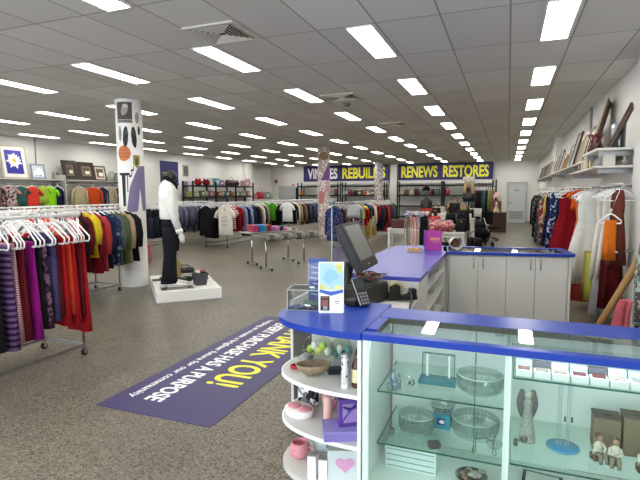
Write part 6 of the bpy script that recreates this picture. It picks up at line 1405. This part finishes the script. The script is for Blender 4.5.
for k in range(5):
    a = 2 * PI * k / 5; l = obj('leg', MB().tube([(0, 0, .12), (.3 * math.cos(a), .3 * math.sin(a), .075)], [.025, .015], 8), BLACKPL, t); obj('caster', MB().sphere((.3 * math.cos(a), .3 * math.sin(a), .03), .03, 10, 6), RUBBER, l)

# ------------------------------------------------------------------ right wall shelves and frames
SHW = mat('shelf_white', 'd0cec8', .4)
def rshelf(y0, y1, z, xa, label, wire=False):
    t = thing('wall_shelf', label, 'wall shelf', (XR, (y0 + y1) / 2, z)); hl = (y1 - y0) / 2
    obj('board', MB().box((-(XR - xa) / 2 - .005, 0, -.015), (XR - xa - .01, 2 * hl, .028), bev=.003), SHW, t)
    n = max(2, int(hl))
    for k in range(n): obj('bracket', MB().box((-(XR - xa) / 2, -hl + .15 + (2 * hl - .3) * k / (n - 1), -.06), (XR - xa - .08, .012, .06)), STEEL, t)
    return t
rshelf(8.05, 22.6, 2.17, 1.1, 'long white shelf of leaning frames along the right wall')
rshelf(6.75, 7.95, 2.2, .98, 'upper white shelf at the front of right wall, with red vase')
rshelf(6.75, 9.6, 1.99, .98, 'lower white shelf above the dresses on right wall')
t = thing('shelf_standard', 'white slotted upright at the front of the right wall shelves', 'shelf upright', (1.44, 6.72, 0)); obj('upright', MB().box((-.0, 0, 1.3), (.08, .04, 2.6)), SHW, t); obj('slots', MB().box((-.042, 0, 1.3), (.002, .01, 2.5)), mat('slot_dark', '6a6a66', .6), t); obj('side_panel', MB(), SHW, t)
fr = [(8.9, .95, .62, 'a79a86', 'b9b1a2', .05), (9.5, .62, .5, '3a2a20', 'cfc3a6', .06), (10.15, .6, .42, 'b3a588', '9d9280', .05), (10.7, .5, .36, '7a6a52', 'c6bca8', .04), (11.5, .74, .62, '2c2622', 'a59c8c', .05), (12.1, .55, .5, '8c7f6a', 'bab2a2', .04), (12.75, .36, .36, 'b58a52', 'd3cabb', .03), (13.3, .32, .3, '9b6f45', 'c9bda4', .03), (13.9, .48, .5, 'c9c2b4', 'b3aa9a', .04), (14.6, .62, .55, '4a3a2e', '9a9284', .06), (15.3, .5, .5, '2a211c', 'b5ab9a', .05), (16.1, .55, .5, 'b3a794', 'cac2b2', .04), (16.9, .42, .4, 'd8d4cc', 'e6e3dc', .04), (17.6, .5, .45, '40332a', 'a0988a', .05), (18.5, .52, .5, '8f8472', 'b8b0a0', .05), (19.5, .5, .5, '57493c', 'aaa294', .05), (20.6, .5, .5, 'a39a8a', 'c2baa9', .05), (21.6, .46, .5, '6a5c4c', 'b0a898', .05)]
for i, (y, h, w, fc, mc, bw) in enumerate(fr):
    lab = '%s frame, %s from the front on the long right shelf' % ({'a79a86': 'tall grey-beige', '3a2a20': 'dark brown', 'b3a588': 'gilt', '7a6a52': 'brown', '2c2622': 'tall black-edged', '8c7f6a': 'taupe', 'b58a52': 'small golden', '9b6f45': 'small wooden', 'c9c2b4': 'pale', '4a3a2e': 'brown', '2a211c': 'black', 'b3a794': 'beige', 'd8d4cc': 'white', '40332a': 'dark', '8f8472': 'grey-brown', '57493c': 'umber', 'a39a8a': 'grey', '6a5c4c': 'walnut'}[fc], nth(i))
    t, R, bx = lean_frame(lab, 1.2, y, 2.172, w, h, fc, mc, side='R', tilt=.24, bw=bw, group='frames on the long right shelf', rz=rnd.uniform(-.25, .1))
    obj('print', bx(MB(), 0, -.004, h / 2, (w - 2 * bw) * .62, .004, (h - 2 * bw) * .62), mat('print_%d' % (i % 4), ['8d8878', '6f7a78', 'a08a70', '9a958c'][i % 4], .6, noise=.35, nscale=7), t)
t, R, bx = lean_frame('largest red-brown framed picture leaning on upper front right shelf', 1.16, 7.05, 2.203, .5, .56, '43151a', 'a08f80', side='R', tilt=.4, bw=.05, rz=-.2)
obj('print', bx(MB(), 0, -.004, .28, .28, .004, .34), mat('print_warm', 'b09a86', .6, noise=.2, nscale=7), t)
t = thing('vase', 'dark red glazed double vase on upper front right shelf', 'vase', (1.1, 7.72, 2.203)); RV = mat('oxblood_glaze', '4d0f1c', .15, coat=.4)
obj('body', MB().lathe([(.001, 0), (.07, 0), (.09, .06), (.06, .18), (.09, .26), (.07, .26), (.04, .18), (.001, .1)], (0, .06, 0), 20), RV, t); obj('body', MB().lathe([(.001, 0), (.07, 0), (.09, .06), (.06, .18), (.09, .25), (.07, .25), (.04, .18), (.001, .1)], (0, -.1, 0), 20), RV, t); obj('handle', MB().tube([(-.02, -.2, .06), (-.02, -.32, .12), (-.02, -.42, .18)], .03, 8), RV, t)
t = thing('ornament', 'silver-grey glass ornament behind the red vase on the right shelf', 'ornament', (1.28, 7.35, 2.203)); obj('body', MB().lathe([(.001, 0), (.06, 0), (.05, .03), (.03, .12), (.06, .2), (.05, .34), (.001, .36)], seg=12), mat('silver_glass', 'a9adb2', .2, .3), t); obj('panel', MB().box((.06, -.1, .17), (.03, .2, .34), bev=.005), mat('grey_glass_panel', '8e979f', .2), t)
for i, (y, n, c, kd, w, h) in enumerate([(6.95, 'white', 'd6d2c8', 'box', .12, .14), (7.2, 'grey', '8b8b8e', 'vase', .15, .17), (7.45, 'clear grey', 'a5a6a6', 'vase', .15, .17), (7.75, 'silver', '9c9a96', 'vase', .14, .16), (8.05, 'tan', 'a88d64', 'box', .14, .17), (8.3, 'brown', '6b5238', 'box', .12, .18), (8.6, 'cream', 'c9bfa8', 'box', .15, .17), (8.9, 'beige', 'b5a78c', 'box', .15, .16), (9.2, 'dark brown', '4f3f30', 'box', .12, .15)]):
    goods(kd, '%s %s, %s from the front on lower right shelf' % (n, kd, nth(i)), (1.15, y, 1.992), -PI / 2, w, .12, h, c, 'ornaments on the lower right shelf')
# near right corner: garments on a wooden stand
t = thing('wooden_stand', 'wooden A-frame clothes stand at the right edge of the picture', 'clothes stand', (1.12, 3.55, 0))
WO = mat('oak', '8a6534', .5, noise=.2, nscale=14)
obj('rail', MB().cyl((0, -.45, 1.74), (0, .42, 1.74), .018), WO, t)
for e in (-.4, .4):
    obj('leg', MB().tube([(-.8, e, 0), (.03, e, 1.8)], .026, 8), WO, t); obj('leg', MB().tube([(.36, e + .06, 0), (-.03, e + .06, 1.8)], .026, 8), WO, t)
obj('foot_rail', MB().cyl((-.64, -.4, .35), (-.64, .4, .35), .016), WO, t)
nl = [(3.86, 'dress', 'dark navy and ochre', F('20233a', 'floral', 'c9a36a', 1.7, '3a4068'), 1., .9), (3.76, 'dress', 'blue-grey floral', F('7d8794', 'floral', '2f3a55', 1.8, 'c9c0bc'), 1.05, .95), (3.68, 'dress', 'red floral', F('8c2a34', 'floral', 'e3b8b0', 1.8, '30303c'), 1.05, .9), (3.6, 'coat', 'teal', F('3d5a5a', 'floral', 'a9b3ac', 1.9, '6a4a3a'), 1.05, 1.15), (3.52, 'dress', 'scarlet', F('a51e22'), 1.1, 1.05), (3.44, 'gown', 'green floral', F('56624a', 'floral', 'd4c0b0', 1.8, '8c3a40'), 1., .95), (3.36, 'dress', 'navy', navy, 1.1, 1.), (3.28, 'coat', 'maroon', F('5a1a26'), 1., 1.2)]
for i, (y, k, n, m, sx, sz) in enumerate(nl): garment(k, m, (1.12 + rnd.uniform(-.02, .02), y, 1.745), rnd.uniform(-.15, .1), '%s %s, %s from the back of wooden clothes stand' % (n, KNAME[k][1], nth(i)), 'clothes on the wooden stand', sx, sz, 1.3)
t = thing('cloth_bag', 'pink, white and black striped cloth bag standing by the wooden stand', 'bag', (1.03, 4.95, .34), .3)
t.scale = (.75, .75, .85)
for k, c in enumerate(['c45f6a', 'd8707c', 'e3cfc6', '1b1a1c', '17171a']): obj('stripe', MB().loft([[(-.13 + .065 * k + .04 * math.cos(a) + .06 * f * f, .12 * math.sin(a) * (1 - .5 * f), .44 * f) for a in [2 * PI * q / 12 for q in range(12)]] for f in (0, .3, .6, .85, 1.)]), F(c), t)
o = tag(obj('box', MB().box((1.05, 4.95, .17), (.36, .34, .34), bev=.004), CARD), 'cardboard box under the striped cloth bag', 'box')
